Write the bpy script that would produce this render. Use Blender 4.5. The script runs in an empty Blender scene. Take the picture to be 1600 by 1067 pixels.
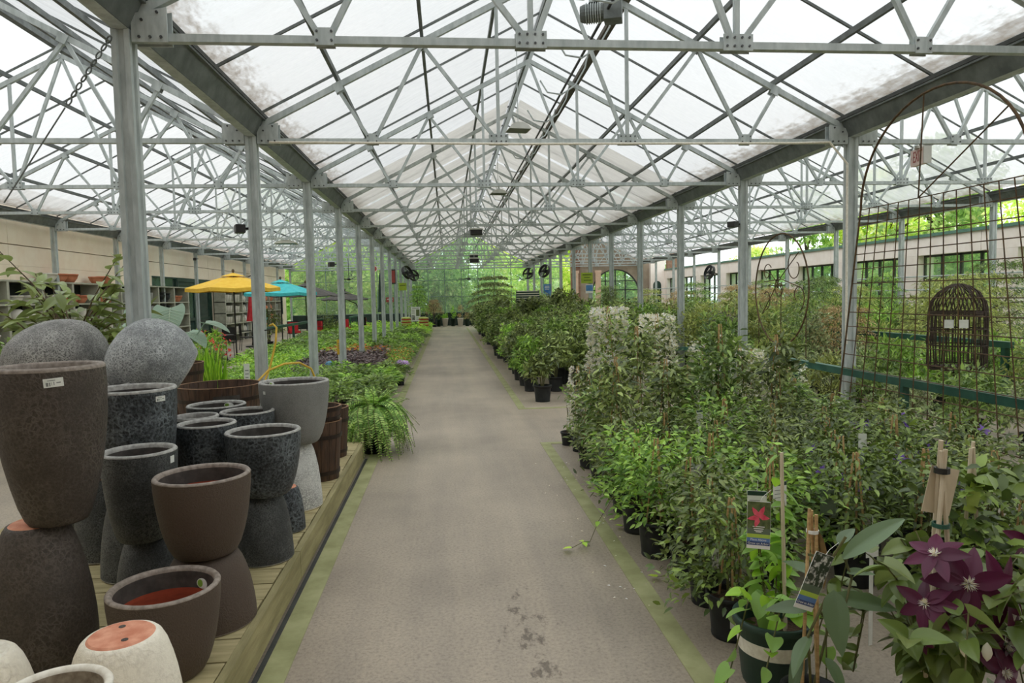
import bpy, math, random
import numpy as np
from mathutils import Vector, Matrix

S = bpy.context.scene
COL = S.collection
PI = math.pi

# ---------------------------------------------------------------- camera
PITCH, YAW, ROLL, FPX, EYE = 0.0644, 0.0923, 0.0199, 1080.3, 1.65
cam_data = bpy.data.cameras.new('camera')
cam = bpy.data.objects.new('camera', cam_data)
COL.objects.link(cam)
cam_data.sensor_width = 36.0
cam_data.lens = FPX * 36.0 / 1600.0
cam_data.clip_end = 400
cam_data.clip_start = 0.05
_r0 = Vector((math.cos(YAW), -math.sin(YAW), 0))
_f0 = Vector((math.sin(YAW) * math.cos(PITCH), math.cos(YAW) * math.cos(PITCH), -math.sin(PITCH)))
_u0 = _r0.cross(_f0)
_r = _r0 * math.cos(ROLL) - _u0 * math.sin(ROLL)
_u = _r0 * math.sin(ROLL) + _u0 * math.cos(ROLL)
_m = Matrix((_r, _u, -_f0)).transposed().to_4x4()
_m.translation = (0, 0, EYE)
cam.matrix_world = _m
S.camera = cam

# ---------------------------------------------------------------- sky and exposure
W = bpy.data.worlds.new('overcast_sky')
S.world = W
W.use_nodes = True
_n = W.node_tree.nodes
_l = W.node_tree.links
_bg = _n['Background']
_tc = _n.new('ShaderNodeTexCoord')
_mp = _n.new('ShaderNodeMapping')
_mp.inputs['Scale'].default_value = (1, 1, 2.2)
_ns = _n.new('ShaderNodeTexNoise')
_ns.inputs['Scale'].default_value = 2.0
_ns.inputs['Detail'].default_value = 5
_rp = _n.new('ShaderNodeValToRGB')
_rp.color_ramp.elements[0].position = 0.35
_rp.color_ramp.elements[0].color = (0.84, 0.91, 0.95, 1)
_rp.color_ramp.elements[1].position = 0.62
_rp.color_ramp.elements[1].color = (0.985, 0.99, 0.99, 1)
_l.new(_tc.outputs['Generated'], _mp.inputs['Vector'])
_l.new(_mp.outputs['Vector'], _ns.inputs['Vector'])
_l.new(_ns.outputs['Fac'], _rp.inputs['Fac'])
_l.new(_rp.outputs['Color'], _bg.inputs['Color'])
_bg.inputs['Strength'].default_value = 1.75
S.view_settings.view_transform = 'Standard'
S.view_settings.look = 'None'
S.view_settings.gamma = 1.0
S.view_settings.exposure = 0.35
S.view_settings.use_curve_mapping = False
S.cycles.max_bounces = 8
S.cycles.diffuse_bounces = 4
S.cycles.glossy_bounces = 2
S.cycles.transmission_bounces = 4
S.cycles.transparent_max_bounces = 12
S.cycles.sample_clamp_indirect = 6.0

random.seed(7)
RNG = np.random.default_rng(11)


# ---------------------------------------------------------------- colours and materials
def lin(r, g, b):
    def f(c):
        c = c / 255.0
        return c / 12.92 if c <= 0.04045 else ((c + 0.055) / 1.055) ** 2.4
    return (f(r), f(g), f(b), 1.0)


def new_mat(name):
    m = bpy.data.materials.new(name)
    m.use_nodes = True
    nt = m.node_tree
    return m, nt.nodes, nt.links, nt.nodes['Principled BSDF']


def ramp(n, stops):
    r = n.new('ShaderNodeValToRGB')
    e = r.color_ramp.elements
    e[0].position, e[0].color = stops[0]
    e[1].position, e[1].color = stops[-1]
    for p, c in stops[1:-1]:
        x = e.new(p)
        x.color = c
    return r


def noise(n, l, scale, detail=4, rough=0.6, coord='Object', stretch=None):
    tc = n.new('ShaderNodeTexCoord')
    t = n.new('ShaderNodeTexNoise')
    t.inputs['Scale'].default_value = scale
    t.inputs['Detail'].default_value = detail
    t.inputs['Roughness'].default_value = rough
    if stretch:
        mp = n.new('ShaderNodeMapping')
        mp.inputs['Scale'].default_value = stretch
        l.new(tc.outputs[coord], mp.inputs['Vector'])
        l.new(mp.outputs['Vector'], t.inputs['Vector'])
    else:
        l.new(tc.outputs[coord], t.inputs['Vector'])
    return t


def mat(name, c1, c2=None, scale=8, rough=0.6, metal=0.0, bump=0.0, spec=0.5, stretch=None, lo=0.35, hi=0.65, bscale=None):
    """principled material with a two-colour noise and optional relief"""
    m, n, l, b = new_mat(name)
    b.inputs['Roughness'].default_value = rough
    b.inputs['Metallic'].default_value = metal
    b.inputs['Specular IOR Level'].default_value = spec
    if c2 is None:
        c2 = tuple(min(1, v * 1.25) for v in c1[:3]) + (1,)
    t = noise(n, l, scale, stretch=stretch)
    r = ramp(n, [(lo, c1), (hi, c2)])
    l.new(t.outputs['Fac'], r.inputs['Fac'])
    l.new(r.outputs['Color'], b.inputs['Base Color'])
    if bump:
        t2 = noise(n, l, bscale or scale * 3, stretch=stretch)
        bp = n.new('ShaderNodeBump')
        bp.inputs['Strength'].default_value = bump
        bp.inputs['Distance'].default_value = 0.01
        l.new(t2.outputs['Fac'], bp.inputs['Height'])
        l.new(bp.outputs['Normal'], b.inputs['Normal'])
    return m


def leaf_mat(name, dark, light, trans=0.3, rough=0.36, vein=False):
    """leaf: each leaf (island) takes its own tone between dark and light"""
    dark, light = (tuple(min(.9, c * 1.42) for c in k[:3]) + (1,) for k in (dark, light))
    m, n, l, b = new_mat(name)
    g = n.new('ShaderNodeNewGeometry')
    bright = tuple(min(.88, c * 1.3) for c in light[:3]) + (1,)  # lightest stop puts leaf highlights into the colour
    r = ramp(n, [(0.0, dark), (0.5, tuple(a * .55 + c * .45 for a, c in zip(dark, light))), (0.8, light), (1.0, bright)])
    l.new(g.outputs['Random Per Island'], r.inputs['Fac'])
    oi = n.new('ShaderNodeObjectInfo')
    hs = n.new('ShaderNodeHueSaturation')
    mr = n.new('ShaderNodeMapRange')
    mr.inputs['To Min'].default_value = 0.78
    mr.inputs['To Max'].default_value = 1.22
    l.new(oi.outputs['Random'], mr.inputs['Value'])
    l.new(mr.outputs['Result'], hs.inputs['Value'])
    l.new(r.outputs['Color'], hs.inputs['Color'])
    l.new(hs.outputs['Color'], b.inputs['Base Color'])
    b.inputs['Roughness'].default_value = rough
    b.inputs['Specular IOR Level'].default_value = 0.6
    tr = n.new('ShaderNodeBsdfTranslucent')
    hs2 = n.new('ShaderNodeHueSaturation')
    hs2.inputs['Value'].default_value = 1.3
    hs2.inputs['Hue'].default_value = 0.49
    l.new(hs.outputs['Color'], hs2.inputs['Color'])
    l.new(hs2.outputs['Color'], tr.inputs['Color'])
    mx = n.new('ShaderNodeMixShader')
    mx.inputs['Fac'].default_value = trans
    l.new(b.outputs['BSDF'], mx.inputs[1])
    l.new(tr.outputs['BSDF'], mx.inputs[2])
    l.new(mx.outputs['Shader'], n['Material Output'].inputs['Surface'])
    return m


def glaze_mat(name, base, lace, amount=0.5, scale=38, rough=0.55, big=5.0):
    """volcanic reactive glaze: dark body, pale lace round small craters"""
    m, n, l, b = new_mat(name)
    b.inputs['Roughness'].default_value = rough
    b.inputs['Specular IOR Level'].default_value = 0.35
    tc = n.new('ShaderNodeTexCoord')
    v = n.new('ShaderNodeTexVoronoi')
    v.feature = 'DISTANCE_TO_EDGE'
    v.inputs['Scale'].default_value = scale
    t0 = noise(n, l, scale * 0.5, 3)
    va = n.new('ShaderNodeVectorMath')
    va.operation = 'MULTIPLY_ADD'
    va.inputs[1].default_value = (0.05, 0.05, 0.05)
    l.new(t0.outputs['Color'], va.inputs[0])
    l.new(tc.outputs['Object'], va.inputs[2])
    l.new(va.outputs['Vector'], v.inputs['Vector'])
    r1 = ramp(n, [(0.02, (1, 1, 1, 1)), (0.22, (0, 0, 0, 1))])
    l.new(v.outputs['Distance'], r1.inputs['Fac'])
    t1 = noise(n, l, big, 5, 0.65)
    r2 = ramp(n, [(0.38, (0, 0, 0, 1)), (0.66, (1, 1, 1, 1))])
    l.new(t1.outputs['Fac'], r2.inputs['Fac'])
    t2 = noise(n, l, scale * 2.2, 3, 0.7)
    r3 = ramp(n, [(0.42, (0, 0, 0, 1)), (0.7, (1, 1, 1, 1))])
    l.new(t2.outputs['Fac'], r3.inputs['Fac'])
    mu = n.new('ShaderNodeMath'); mu.operation = 'MULTIPLY'
    l.new(r1.outputs['Color'], mu.inputs[0]); l.new(r2.outputs['Color'], mu.inputs[1])
    ad = n.new('ShaderNodeMath'); ad.operation = 'MULTIPLY_ADD'
    ad.inputs[1].default_value = 0.55
    l.new(r3.outputs['Color'], ad.inputs[0]); l.new(mu.outputs[0], ad.inputs[2])
    sc = n.new('ShaderNodeMath'); sc.operation = 'MULTIPLY'; sc.use_clamp = True
    sc.inputs[1].default_value = amount
    l.new(ad.outputs[0], sc.inputs[0])
    mx = n.new('ShaderNodeMix'); mx.data_type = 'RGBA'
    mx.inputs[6].default_value = base
    mx.inputs[7].default_value = lace
    l.new(sc.outputs[0], mx.inputs[0])
    l.new(mx.outputs[2], b.inputs['Base Color'])
    bp = n.new('ShaderNodeBump'); bp.inputs['Strength'].default_value = 0.35; bp.inputs['Distance'].default_value = 0.006
    l.new(ad.outputs[0], bp.inputs['Height'])
    l.new(bp.outputs['Normal'], b.inputs['Normal'])
    return m


M = {}
M['steel'] = mat('galvanised_steel', lin(166, 174, 172), lin(196, 203, 201), 14, 0.5, 0.0, 0.0, stretch=(1, 1, .3))
M['steel_dark'] = mat('dark_gutter_steel', lin(92, 97, 94), lin(120, 125, 122), 6, 0.55, 0.2)
M['steel_edge'] = mat('dark_gutter_flange', lin(58, 60, 57), lin(76, 78, 74), 6, 0.6, 0.1)
M['bolt'] = mat('bolt_steel', lin(70, 72, 72), lin(96, 98, 98), 30, 0.5, 0.4)
M['purlin'] = mat('glazing_bar_steel', lin(92, 96, 94), lin(120, 125, 122), 8, 0.6, 0.15)
M['purlin_brown'] = mat('vent_rail_brown', lin(72, 66, 54), lin(98, 90, 74), 8, 0.65, 0.1)
M['wall'] = mat('beige_stucco', lin(246, 228, 204), lin(252, 238, 216), 2.5, 0.9, 0, 0.15, bscale=60)
M['taupe'] = mat('taupe_stucco', lin(150, 136, 118), lin(168, 153, 134), 2.5, 0.9)
M['precast'] = mat('pink_precast_stone', lin(238, 226, 214), lin(246, 236, 226), 3.0, 0.85, 0, 0.1, bscale=40)
M['brick'] = mat('red_brown_brick', lin(128, 98, 80), lin(152, 120, 100), 5, 0.9)
M['pink_stone'] = mat('pink_column_stone', lin(208, 176, 150), lin(222, 192, 168), 5, 0.9)
M['green_frame'] = mat('dark_green_frame', lin(34, 58, 48), lin(44, 70, 58), 6, 0.5)
M['green_rail'] = mat('green_painted_steel', lin(26, 74, 60), lin(48, 96, 80), 5, 0.5, 0.0, 0.05)
M['green_cap'] = mat('green_metal_coping', lin(70, 108, 92), lin(88, 126, 108), 5, 0.5)
M['dark_frame'] = mat('dark_window_frame', lin(46, 48, 44), lin(60, 62, 58), 6, 0.5)
M['black_panel'] = mat('dark_green_kick_panel', lin(24, 44, 36), lin(34, 56, 46), 5, 0.6)
M['shelf'] = mat('sage_painted_shelf', lin(158, 158, 140), lin(180, 180, 162), 5, 0.7)
M['shelf_back'] = mat('dark_shelf_back', lin(30, 36, 32), lin(44, 50, 44), 5, 0.9)
M['terracotta'] = mat('terracotta', lin(196, 118, 84), lin(218, 142, 108), 7, 0.8)
M['terracotta_red'] = mat('red_clay_inside', lin(132, 52, 28), lin(164, 70, 40), 9, 0.75, stretch=(1, 1, 4))
M['terracotta_base'] = mat('raw_clay_base', lin(206, 130, 100), lin(230, 166, 136), 14, 0.85)
M['cream_pot'] = mat('white_ceramic', lin(216, 212, 200), lin(232, 228, 218), 6, 0.5)
M['grey_pot'] = mat('grey_fibre_pot', lin(150, 152, 148), lin(172, 174, 168), 6, 0.7)
M['black_plastic'] = mat('black_nursery_plastic', lin(24, 26, 27), lin(46, 48, 48), 12, 0.45, spec=0.4, lo=.45, hi=.8)
M['black_metal'] = mat('black_metal', lin(28, 28, 27), lin(42, 41, 39), 8, 0.5)
M['soil'] = mat('bark_mulch', lin(44, 32, 24), lin(110, 82, 62), 60, 0.95, 0, 0.8)
M['white_paint'] = mat('white_plastic', lin(226, 228, 224), lin(238, 240, 236), 5, 0.4)
M['tag_white'] = mat('white_card', lin(222, 224, 216), lin(236, 237, 230), 20, 0.5)
M['ink'] = mat('grey_print', lin(120, 122, 118), lin(140, 142, 138), 20, 0.6)
M['ink_dark'] = mat('dark_print', lin(50, 52, 50), lin(62, 64, 62), 20, 0.6)
M['bamboo'] = mat('bamboo_cane', lin(170, 136, 88), lin(206, 172, 122), 10, 0.6, stretch=(1, 1, 6))
M['stake_grey'] = mat('weathered_stake', lin(196, 180, 152), lin(222, 208, 182), 12, 0.8, stretch=(1, 1, .2))
M['stem'] = mat('green_brown_stem', lin(84, 86, 50), lin(120, 118, 74), 20, 0.7)
M['wood_stem'] = mat('brown_stem', lin(80, 64, 46), lin(110, 92, 68), 20, 0.8)
M['bark'] = mat('tree_bark', lin(70, 58, 46), lin(100, 86, 70), 8, 0.9)
M['deck'] = mat('treated_pine_board', lin(158, 146, 104), lin(192, 178, 134), 2.2, 0.75, 0, 0.25, stretch=(1, 9, 9), bscale=12)
M['fascia'] = mat('treated_pine_fascia', lin(134, 126, 86), lin(168, 158, 114), 2.2, 0.75, 0, 0.25, stretch=(9, 1, 9), bscale=12)
M['barrel'] = mat('stained_barrel_stave', lin(52, 36, 26), lin(92, 66, 48), 5, 0.6, 0, 0.3, stretch=(6, 6, .7))
M['barrel_edge'] = mat('barrel_cut_edge', lin(120, 88, 60), lin(146, 112, 80), 9, 0.7)
M['barrel_hoop'] = mat('dark_barrel_hoop', lin(38, 28, 22), lin(54, 42, 34), 9, 0.5, 0.3)
M['pale_vein'] = mat('pale_leaf_vein', lin(186, 202, 180), lin(200, 214, 194), 9, 0.6)
M['rust'] = mat('rusty_wire', lin(66, 50, 32), lin(104, 80, 50), 18, 0.8)
M['wicker'] = mat('dark_vine_wicker', lin(48, 38, 30), lin(76, 62, 50), 20, 0.85)
M['yellow_cloth'] = mat('yellow_canvas', lin(238, 190, 60), lin(246, 204, 78), 9, 0.85)
M['teal_cloth'] = mat('turquoise_canvas', lin(66, 186, 190), lin(84, 202, 204), 9, 0.85)
M['grey_cloth'] = mat('charcoal_canvas', lin(72, 68, 64), lin(90, 86, 80), 9, 0.85)
M['red_cloth'] = mat('red_canvas', lin(196, 44, 52), lin(214, 62, 66), 9, 0.85)
M['hose'] = mat('yellow_hose', lin(204, 164, 46), lin(222, 186, 70), 9, 0.5)
M['exit_face'] = mat('exit_sign_face', lin(226, 200, 192), lin(232, 208, 200), 9, 0.5)
M['exit_red'] = mat('exit_red_letters', lin(160, 66, 62), lin(172, 78, 72), 9, 0.5)
M['lime_sign'] = mat('lime_sign', lin(150, 172, 44), lin(176, 196, 62), 3, 0.6)
M['lime_ink'] = mat('olive_print', lin(84, 104, 24), lin(96, 116, 30), 9, 0.6)
M['blue_sign'] = mat('blue_banner', lin(40, 100, 168), lin(110, 164, 208), 2.5, 0.6)
M['lightbox'] = mat('pale_lamp_housing', lin(196, 196, 188), lin(212, 212, 204), 5, 0.5)
M['lamp_under'] = mat('unlit_lamp_lens', lin(96, 100, 88), lin(112, 116, 102), 5, 0.4)
M['line_paint'] = mat('olive_line_paint', lin(143, 144, 98), lin(170, 170, 124), 5, 0.7, 0, 0.15, bscale=90)
M['asphalt_out'] = mat('outside_paving', lin(150, 150, 146), lin(170, 170, 166), 1.5, 0.9)
M['lawn'] = mat('outside_grass', lin(84, 120, 48), lin(120, 156, 70), 2.0, 0.95)

M['lime_glaze'] = mat('yellow_green_glaze', lin(168, 178, 84), lin(196, 202, 112), 9, 0.4)
M['brown_glaze'] = glaze_mat('brown_stone_glaze', lin(66, 58, 51), lin(122, 112, 102), 0.45, 46, 0.6)
M['brown_plain'] = glaze_mat('matte_brown_glaze', lin(84, 71, 61), lin(108, 94, 82), 0.25, 60, 0.6)
M['char_glaze'] = glaze_mat('charcoal_lava_glaze', lin(32, 34, 36), lin(138, 146, 150), 0.6, 36, 0.5)
M['char_fine'] = glaze_mat('charcoal_speckle_glaze', lin(46, 47, 47), lin(140, 143, 140), 0.45, 70, 0.55)
M['grey_glaze'] = glaze_mat('grey_stone_glaze', lin(142, 142, 138), lin(66, 67, 66), 0.5, 80, 0.6, big=3.0)
M['grey_streak'] = glaze_mat('grey_streaked_glaze', lin(112, 115, 115), lin(206, 209, 208), 0.8, 60, 0.6, big=7)
M['grey_pebble'] = glaze_mat('grey_pebbled_glaze', lin(88, 87, 84), lin(180, 178, 172), 0.9, 60, 0.6, big=6)
M['white_speck'] = glaze_mat('white_glaze_dark_specks', lin(224, 224, 218), lin(64, 62, 58), 0.6, 60, 0.6, big=4)
M['white_stone'] = glaze_mat('off_white_stone_glaze', lin(244, 236, 218), lin(206, 196, 178), 0.5, 30, 0.7)
M['rim_light'] = mat('worn_pale_rim', lin(140, 138, 132), lin(182, 180, 174), 40, 0.6)
M['rim_brown'] = mat('worn_brown_rim', lin(122, 110, 100), lin(160, 148, 136), 40, 0.6)
M['rim_white'] = mat('worn_white_rim', lin(226, 218, 200), lin(246, 240, 226), 40, 0.6)
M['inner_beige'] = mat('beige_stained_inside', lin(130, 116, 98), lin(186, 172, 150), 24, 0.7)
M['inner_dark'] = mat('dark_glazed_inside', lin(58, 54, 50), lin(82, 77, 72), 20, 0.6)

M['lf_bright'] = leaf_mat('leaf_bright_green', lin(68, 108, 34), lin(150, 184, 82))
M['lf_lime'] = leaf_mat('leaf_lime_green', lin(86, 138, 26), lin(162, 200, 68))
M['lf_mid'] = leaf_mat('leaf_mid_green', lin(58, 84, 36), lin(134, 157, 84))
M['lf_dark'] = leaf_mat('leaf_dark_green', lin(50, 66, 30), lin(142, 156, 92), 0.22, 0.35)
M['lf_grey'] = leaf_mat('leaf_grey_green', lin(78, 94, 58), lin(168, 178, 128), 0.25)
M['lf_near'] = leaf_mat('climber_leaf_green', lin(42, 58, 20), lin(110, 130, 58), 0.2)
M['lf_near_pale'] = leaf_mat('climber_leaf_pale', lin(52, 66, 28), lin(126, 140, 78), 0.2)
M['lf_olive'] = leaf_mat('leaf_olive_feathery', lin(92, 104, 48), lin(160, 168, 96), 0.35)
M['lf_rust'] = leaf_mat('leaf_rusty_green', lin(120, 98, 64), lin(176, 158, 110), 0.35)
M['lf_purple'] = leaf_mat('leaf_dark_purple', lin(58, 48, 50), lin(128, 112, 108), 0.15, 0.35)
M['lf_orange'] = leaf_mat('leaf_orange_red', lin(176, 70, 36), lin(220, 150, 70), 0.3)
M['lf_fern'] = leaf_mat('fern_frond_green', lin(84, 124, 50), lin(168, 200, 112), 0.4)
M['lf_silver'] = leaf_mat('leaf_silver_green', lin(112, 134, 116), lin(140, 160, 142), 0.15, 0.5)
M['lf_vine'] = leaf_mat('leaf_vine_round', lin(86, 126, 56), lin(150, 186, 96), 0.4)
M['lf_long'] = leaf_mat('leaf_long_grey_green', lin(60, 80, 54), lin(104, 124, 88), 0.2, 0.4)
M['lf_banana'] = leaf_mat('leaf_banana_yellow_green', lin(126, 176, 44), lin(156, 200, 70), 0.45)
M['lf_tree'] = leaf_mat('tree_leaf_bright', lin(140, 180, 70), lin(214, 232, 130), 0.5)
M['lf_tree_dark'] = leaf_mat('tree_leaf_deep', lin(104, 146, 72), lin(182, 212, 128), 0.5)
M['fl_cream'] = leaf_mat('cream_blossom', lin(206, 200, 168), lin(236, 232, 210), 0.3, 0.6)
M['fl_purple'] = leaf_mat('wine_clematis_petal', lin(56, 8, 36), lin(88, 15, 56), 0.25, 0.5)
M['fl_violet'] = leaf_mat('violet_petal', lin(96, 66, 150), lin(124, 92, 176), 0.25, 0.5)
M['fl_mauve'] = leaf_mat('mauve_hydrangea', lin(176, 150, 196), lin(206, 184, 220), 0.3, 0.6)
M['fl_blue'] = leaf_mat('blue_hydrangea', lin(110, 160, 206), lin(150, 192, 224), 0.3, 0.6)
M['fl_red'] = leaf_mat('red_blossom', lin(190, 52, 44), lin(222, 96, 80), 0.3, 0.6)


# ---------------------------------------------------------------- shapes: (vertices, faces) pairs
def J(*vf):
    V, F, o = [], [], 0
    for v, f in vf:
        V.extend(v)
        F.extend([tuple(i + o for i in q) for q in f])
        o += len(v)
    return V, F


def box(x0, x1, y0, y1, z0, z1):
    V = [(x, y, z) for z in (z0, z1) for y in (y0, y1) for x in (x0, x1)]
    F = [(0, 2, 3, 1), (4, 5, 7, 6), (0, 1, 5, 4), (2, 6, 7, 3), (0, 4, 6, 2), (1, 3, 7, 5)]
    return V, F


def cbox(c, s):
    return box(c[0] - s[0] / 2, c[0] + s[0] / 2, c[1] - s[1] / 2, c[1] + s[1] / 2, c[2] - s[2] / 2, c[2] + s[2] / 2)


def bar(p, q, w, h, side=(0, 1, 0)):
    """rectangular bar from p to q; w along `side`, h across it"""
    p, q = Vector(p), Vector(q)
    d = (q - p).normalized()
    s = Vector(side)
    s = (s - d * s.dot(d)).normalized()
    u = d.cross(s)
    V = []
    for e in (p, q):
        for a, b in ((-1, -1), (1, -1), (1, 1), (-1, 1)):
            V.append(tuple(e + s * (a * w / 2) + u * (b * h / 2)))
    return V, [(0, 1, 2, 3), (7, 6, 5, 4), (0, 4, 5, 1), (1, 5, 6, 2), (2, 6, 7, 3), (3, 7, 4, 0)]


def tube(pts, r, n=6, cap=True):
    P = [Vector(p) for p in pts]
    R = r if isinstance(r, (list, tuple)) else [r] * len(P)
    V, F = [], []
    up = Vector((0, 0, 1))
    prev = None
    for i, p in enumerate(P):
        d = (P[min(i + 1, len(P) - 1)] - P[max(i - 1, 0)])
        d = d.normalized() if d.length > 1e-9 else Vector((0, 0, 1))
        if prev is None:
            a = up if abs(d.dot(up)) < 0.9 else Vector((1, 0, 0))
            s = d.cross(a).normalized()
        else:
            s = (prev - d * prev.dot(d)).normalized()
        prev = s
        t = d.cross(s)
        for k in range(n):
            an = 2 * PI * k / n
            V.append(tuple(p + (s * math.cos(an) + t * math.sin(an)) * R[i]))
    for i in range(len(P) - 1):
        for k in range(n):
            F.append((i * n + k, i * n + (k + 1) % n, (i + 1) * n + (k + 1) % n, (i + 1) * n + k))
    if cap:
        F.append(tuple(range(n - 1, -1, -1)))
        F.append(tuple((len(P) - 1) * n + k for k in range(n)))
    return V, F


def lathe(prof, n=32, close=False):
    """revolve (radius, z) points about z; close joins last to first (a ring)"""
    V, F, rows = [], [], []
    for r, z in prof:
        if r < 1e-6:
            rows.append([len(V)])
            V.append((0, 0, z))
        else:
            rows.append(list(range(len(V), len(V) + n)))
            V.extend((r * math.cos(2 * PI * k / n), r * math.sin(2 * PI * k / n), z) for k in range(n))
    pr = list(zip(rows, rows[1:]))
    if close:
        pr.append((rows[-1], rows[0]))
    for a, b in pr:
        if len(a) == 1 and len(b) == 1:
            continue
        for k in range(n):
            k2 = (k + 1) % n
            if len(a) == 1:
                F.append((a[0], b[k2], b[k]))
            elif len(b) == 1:
                F.append((a[k], a[k2], b[0]))
            else:
                F.append((a[k], a[k2], b[k2], b[k]))
    return V, F


def xf(vf, m):
    V, F = vf
    return [tuple(m @ Vector(v)) for v in V], F


def move(vf, x=0, y=0, z=0, rz=0, ry=0, rx=0):
    return xf(vf, Matrix.Translation((x, y, z)) @ Matrix.Rotation(rz, 4, 'Z') @ Matrix.Rotation(ry, 4, 'Y') @ Matrix.Rotation(rx, 4, 'X'))


def prism(outline, y0, y1):
    """extrude an (x, z) outline along y"""
    n = len(outline)
    V = [(x, y0, z) for x, z in outline] + [(x, y1, z) for x, z in outline]
    F = [tuple(range(n)), tuple(range(2 * n - 1, n - 1, -1))]
    F += [(i, i + n, (i + 1) % n + n, (i + 1) % n) for i in range(n)]
    return V, F


def mesh(name, vf, m, smooth=False):
    V, F = vf
    me = bpy.data.meshes.new(name)
    if isinstance(V, np.ndarray):
        nv, nf, k = len(V), len(F), F.shape[1]
        me.vertices.add(nv)
        me.vertices.foreach_set('co', V.astype(np.float32).ravel())
        me.loops.add(nf * k)
        me.loops.foreach_set('vertex_index', F.astype(np.int32).ravel())
        me.polygons.add(nf)
        me.polygons.foreach_set('loop_start', np.arange(0, nf * k, k, dtype=np.int32))
        me.polygons.foreach_set('loop_total', np.full(nf, k, dtype=np.int32))
        me.update(calc_edges=True)
    else:
        me.from_pydata([tuple(v) for v in V], [], F)
        me.update()
    if smooth:
        me.polygons.foreach_set('use_smooth', np.ones(len(me.polygons), dtype=bool))
    me.materials.append(M[m] if isinstance(m, str) else m)
    return me


def place(name, me, parent=None, loc=None, rz=0, kind=None, label=None):
    o = bpy.data.objects.new(name, me)
    COL.objects.link(o)
    if parent is not None:
        o.parent = parent
    if loc is not None:
        o.location = loc
    if rz:
        o.rotation_euler = (0, 0, rz)
    if kind:
        o['kind'] = kind
    if label:
        o['label'] = label
    return o


def part(name, vf, m, parent, smooth=False, kind=None, label=None, loc=None):
    return place(name, mesh(name, vf, m, smooth), parent, loc, kind=kind, label=label)


def struct(name, vf=None, m=None, label=None, cat=None):
    if vf is None:
        o = bpy.data.objects.new(name, None)
        COL.objects.link(o)
    else:
        o = place(name, mesh(name, vf, m))
    o['kind'] = 'structure'
    if label:
        o['label'] = label
        o['category'] = cat
    return o


def thing(name, label, cat, loc=(0, 0, 0), rz=0, group=None):
    o = bpy.data.objects.new(name, None)
    COL.objects.link(o)
    o.empty_display_size = 0.1
    o.location = loc
    o.rotation_euler = (0, 0, rz)
    o['label'] = label
    o['category'] = cat
    if group:
        o['group'] = group
    return o


def solo(name, vf, m, label, cat, group=None, smooth=False, loc=None):
    o = place(name, mesh(name, vf, m, smooth), None, loc)
    o['label'] = label
    o['category'] = cat
    if group:
        o['group'] = group
    return o


def dup(root, loc, rz=0, label=None, group=None, scale=None):
    def rec(o, par):
        c = o.copy()
        COL.objects.link(c)
        if par is not None:
            c.parent = par
        for ch in KIDS(o):
            rec(ch, c)
        return c
    r = rec(root, None)
    r.location = loc
    r.rotation_euler = (0, 0, rz)
    if scale is not None:
        r.scale = scale if isinstance(scale, (tuple, list)) else (scale,) * 3
    if label:
        r['label'] = label
    if group:
        r['group'] = group
    return r


_kid_cache = {}


def KIDS(o):
    k = o.name
    if k not in _kid_cache:
        _kid_cache[k] = list(o.children)
    return _kid_cache[k]


ORD = ['first', 'second', 'third', 'fourth', 'fifth', 'sixth', 'seventh', 'eighth', 'ninth', 'tenth', 'eleventh', 'twelfth', 'thirteenth',
       'fourteenth', 'fifteenth', 'sixteenth', 'seventeenth', 'eighteenth', 'nineteenth', 'twentieth']
for _t in ('twenty', 'thirty', 'forty'):
    _tens = {'twenty': 'twentieth', 'thirty': 'thirtieth', 'forty': 'fortieth'}[_t]
    if _t != 'twenty':
        ORD.append(_tens)
    ORD += [_t + '-' + w for w in ORD[:9]]


def text_mesh(s, size, m, extrude=0.001, align='CENTER'):
    c = bpy.data.curves.new('lettering', 'FONT')
    c.body = s
    c.size = size
    c.extrude = extrude
    c.align_x = align
    c.align_y = 'CENTER'
    o = bpy.data.objects.new('lettering', c)
    COL.objects.link(o)
    dg = bpy.context.evaluated_depsgraph_get()
    me = bpy.data.meshes.new_from_object(o.evaluated_get(dg))
    bpy.data.objects.remove(o)
    me.materials.clear()
    me.materials.append(M[m])
    return me

# ================================================================ the setting
BAY = 3.05
Y0 = 4.964
NT = 13                       # trusses in view, the first at Y0
XL, XR = -2.107, 4.876        # the two rows of posts along the aisle
SPAN = XR - XL
HALF = SPAN / 2
ZC = 3.40                     # underside of the bottom chords
PITCH_R = 0.517
YEND = Y0 + BAY * (NT - 1) + 0.05 + BAY * 0   # 41.6
YE = Y0 + BAY * 12
BAYS = {'centre': XL + HALF, 'west': XL - HALF, 'east': XR + HALF}
ZR = ZC + 0.14                # rafter foot
FR = [0.0, 0.215, 0.456, 0.727]


def rz_at(t):                 # rafter height at fraction t from the ridge
    return ZR + PITCH_R * HALF * (1 - t)


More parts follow.
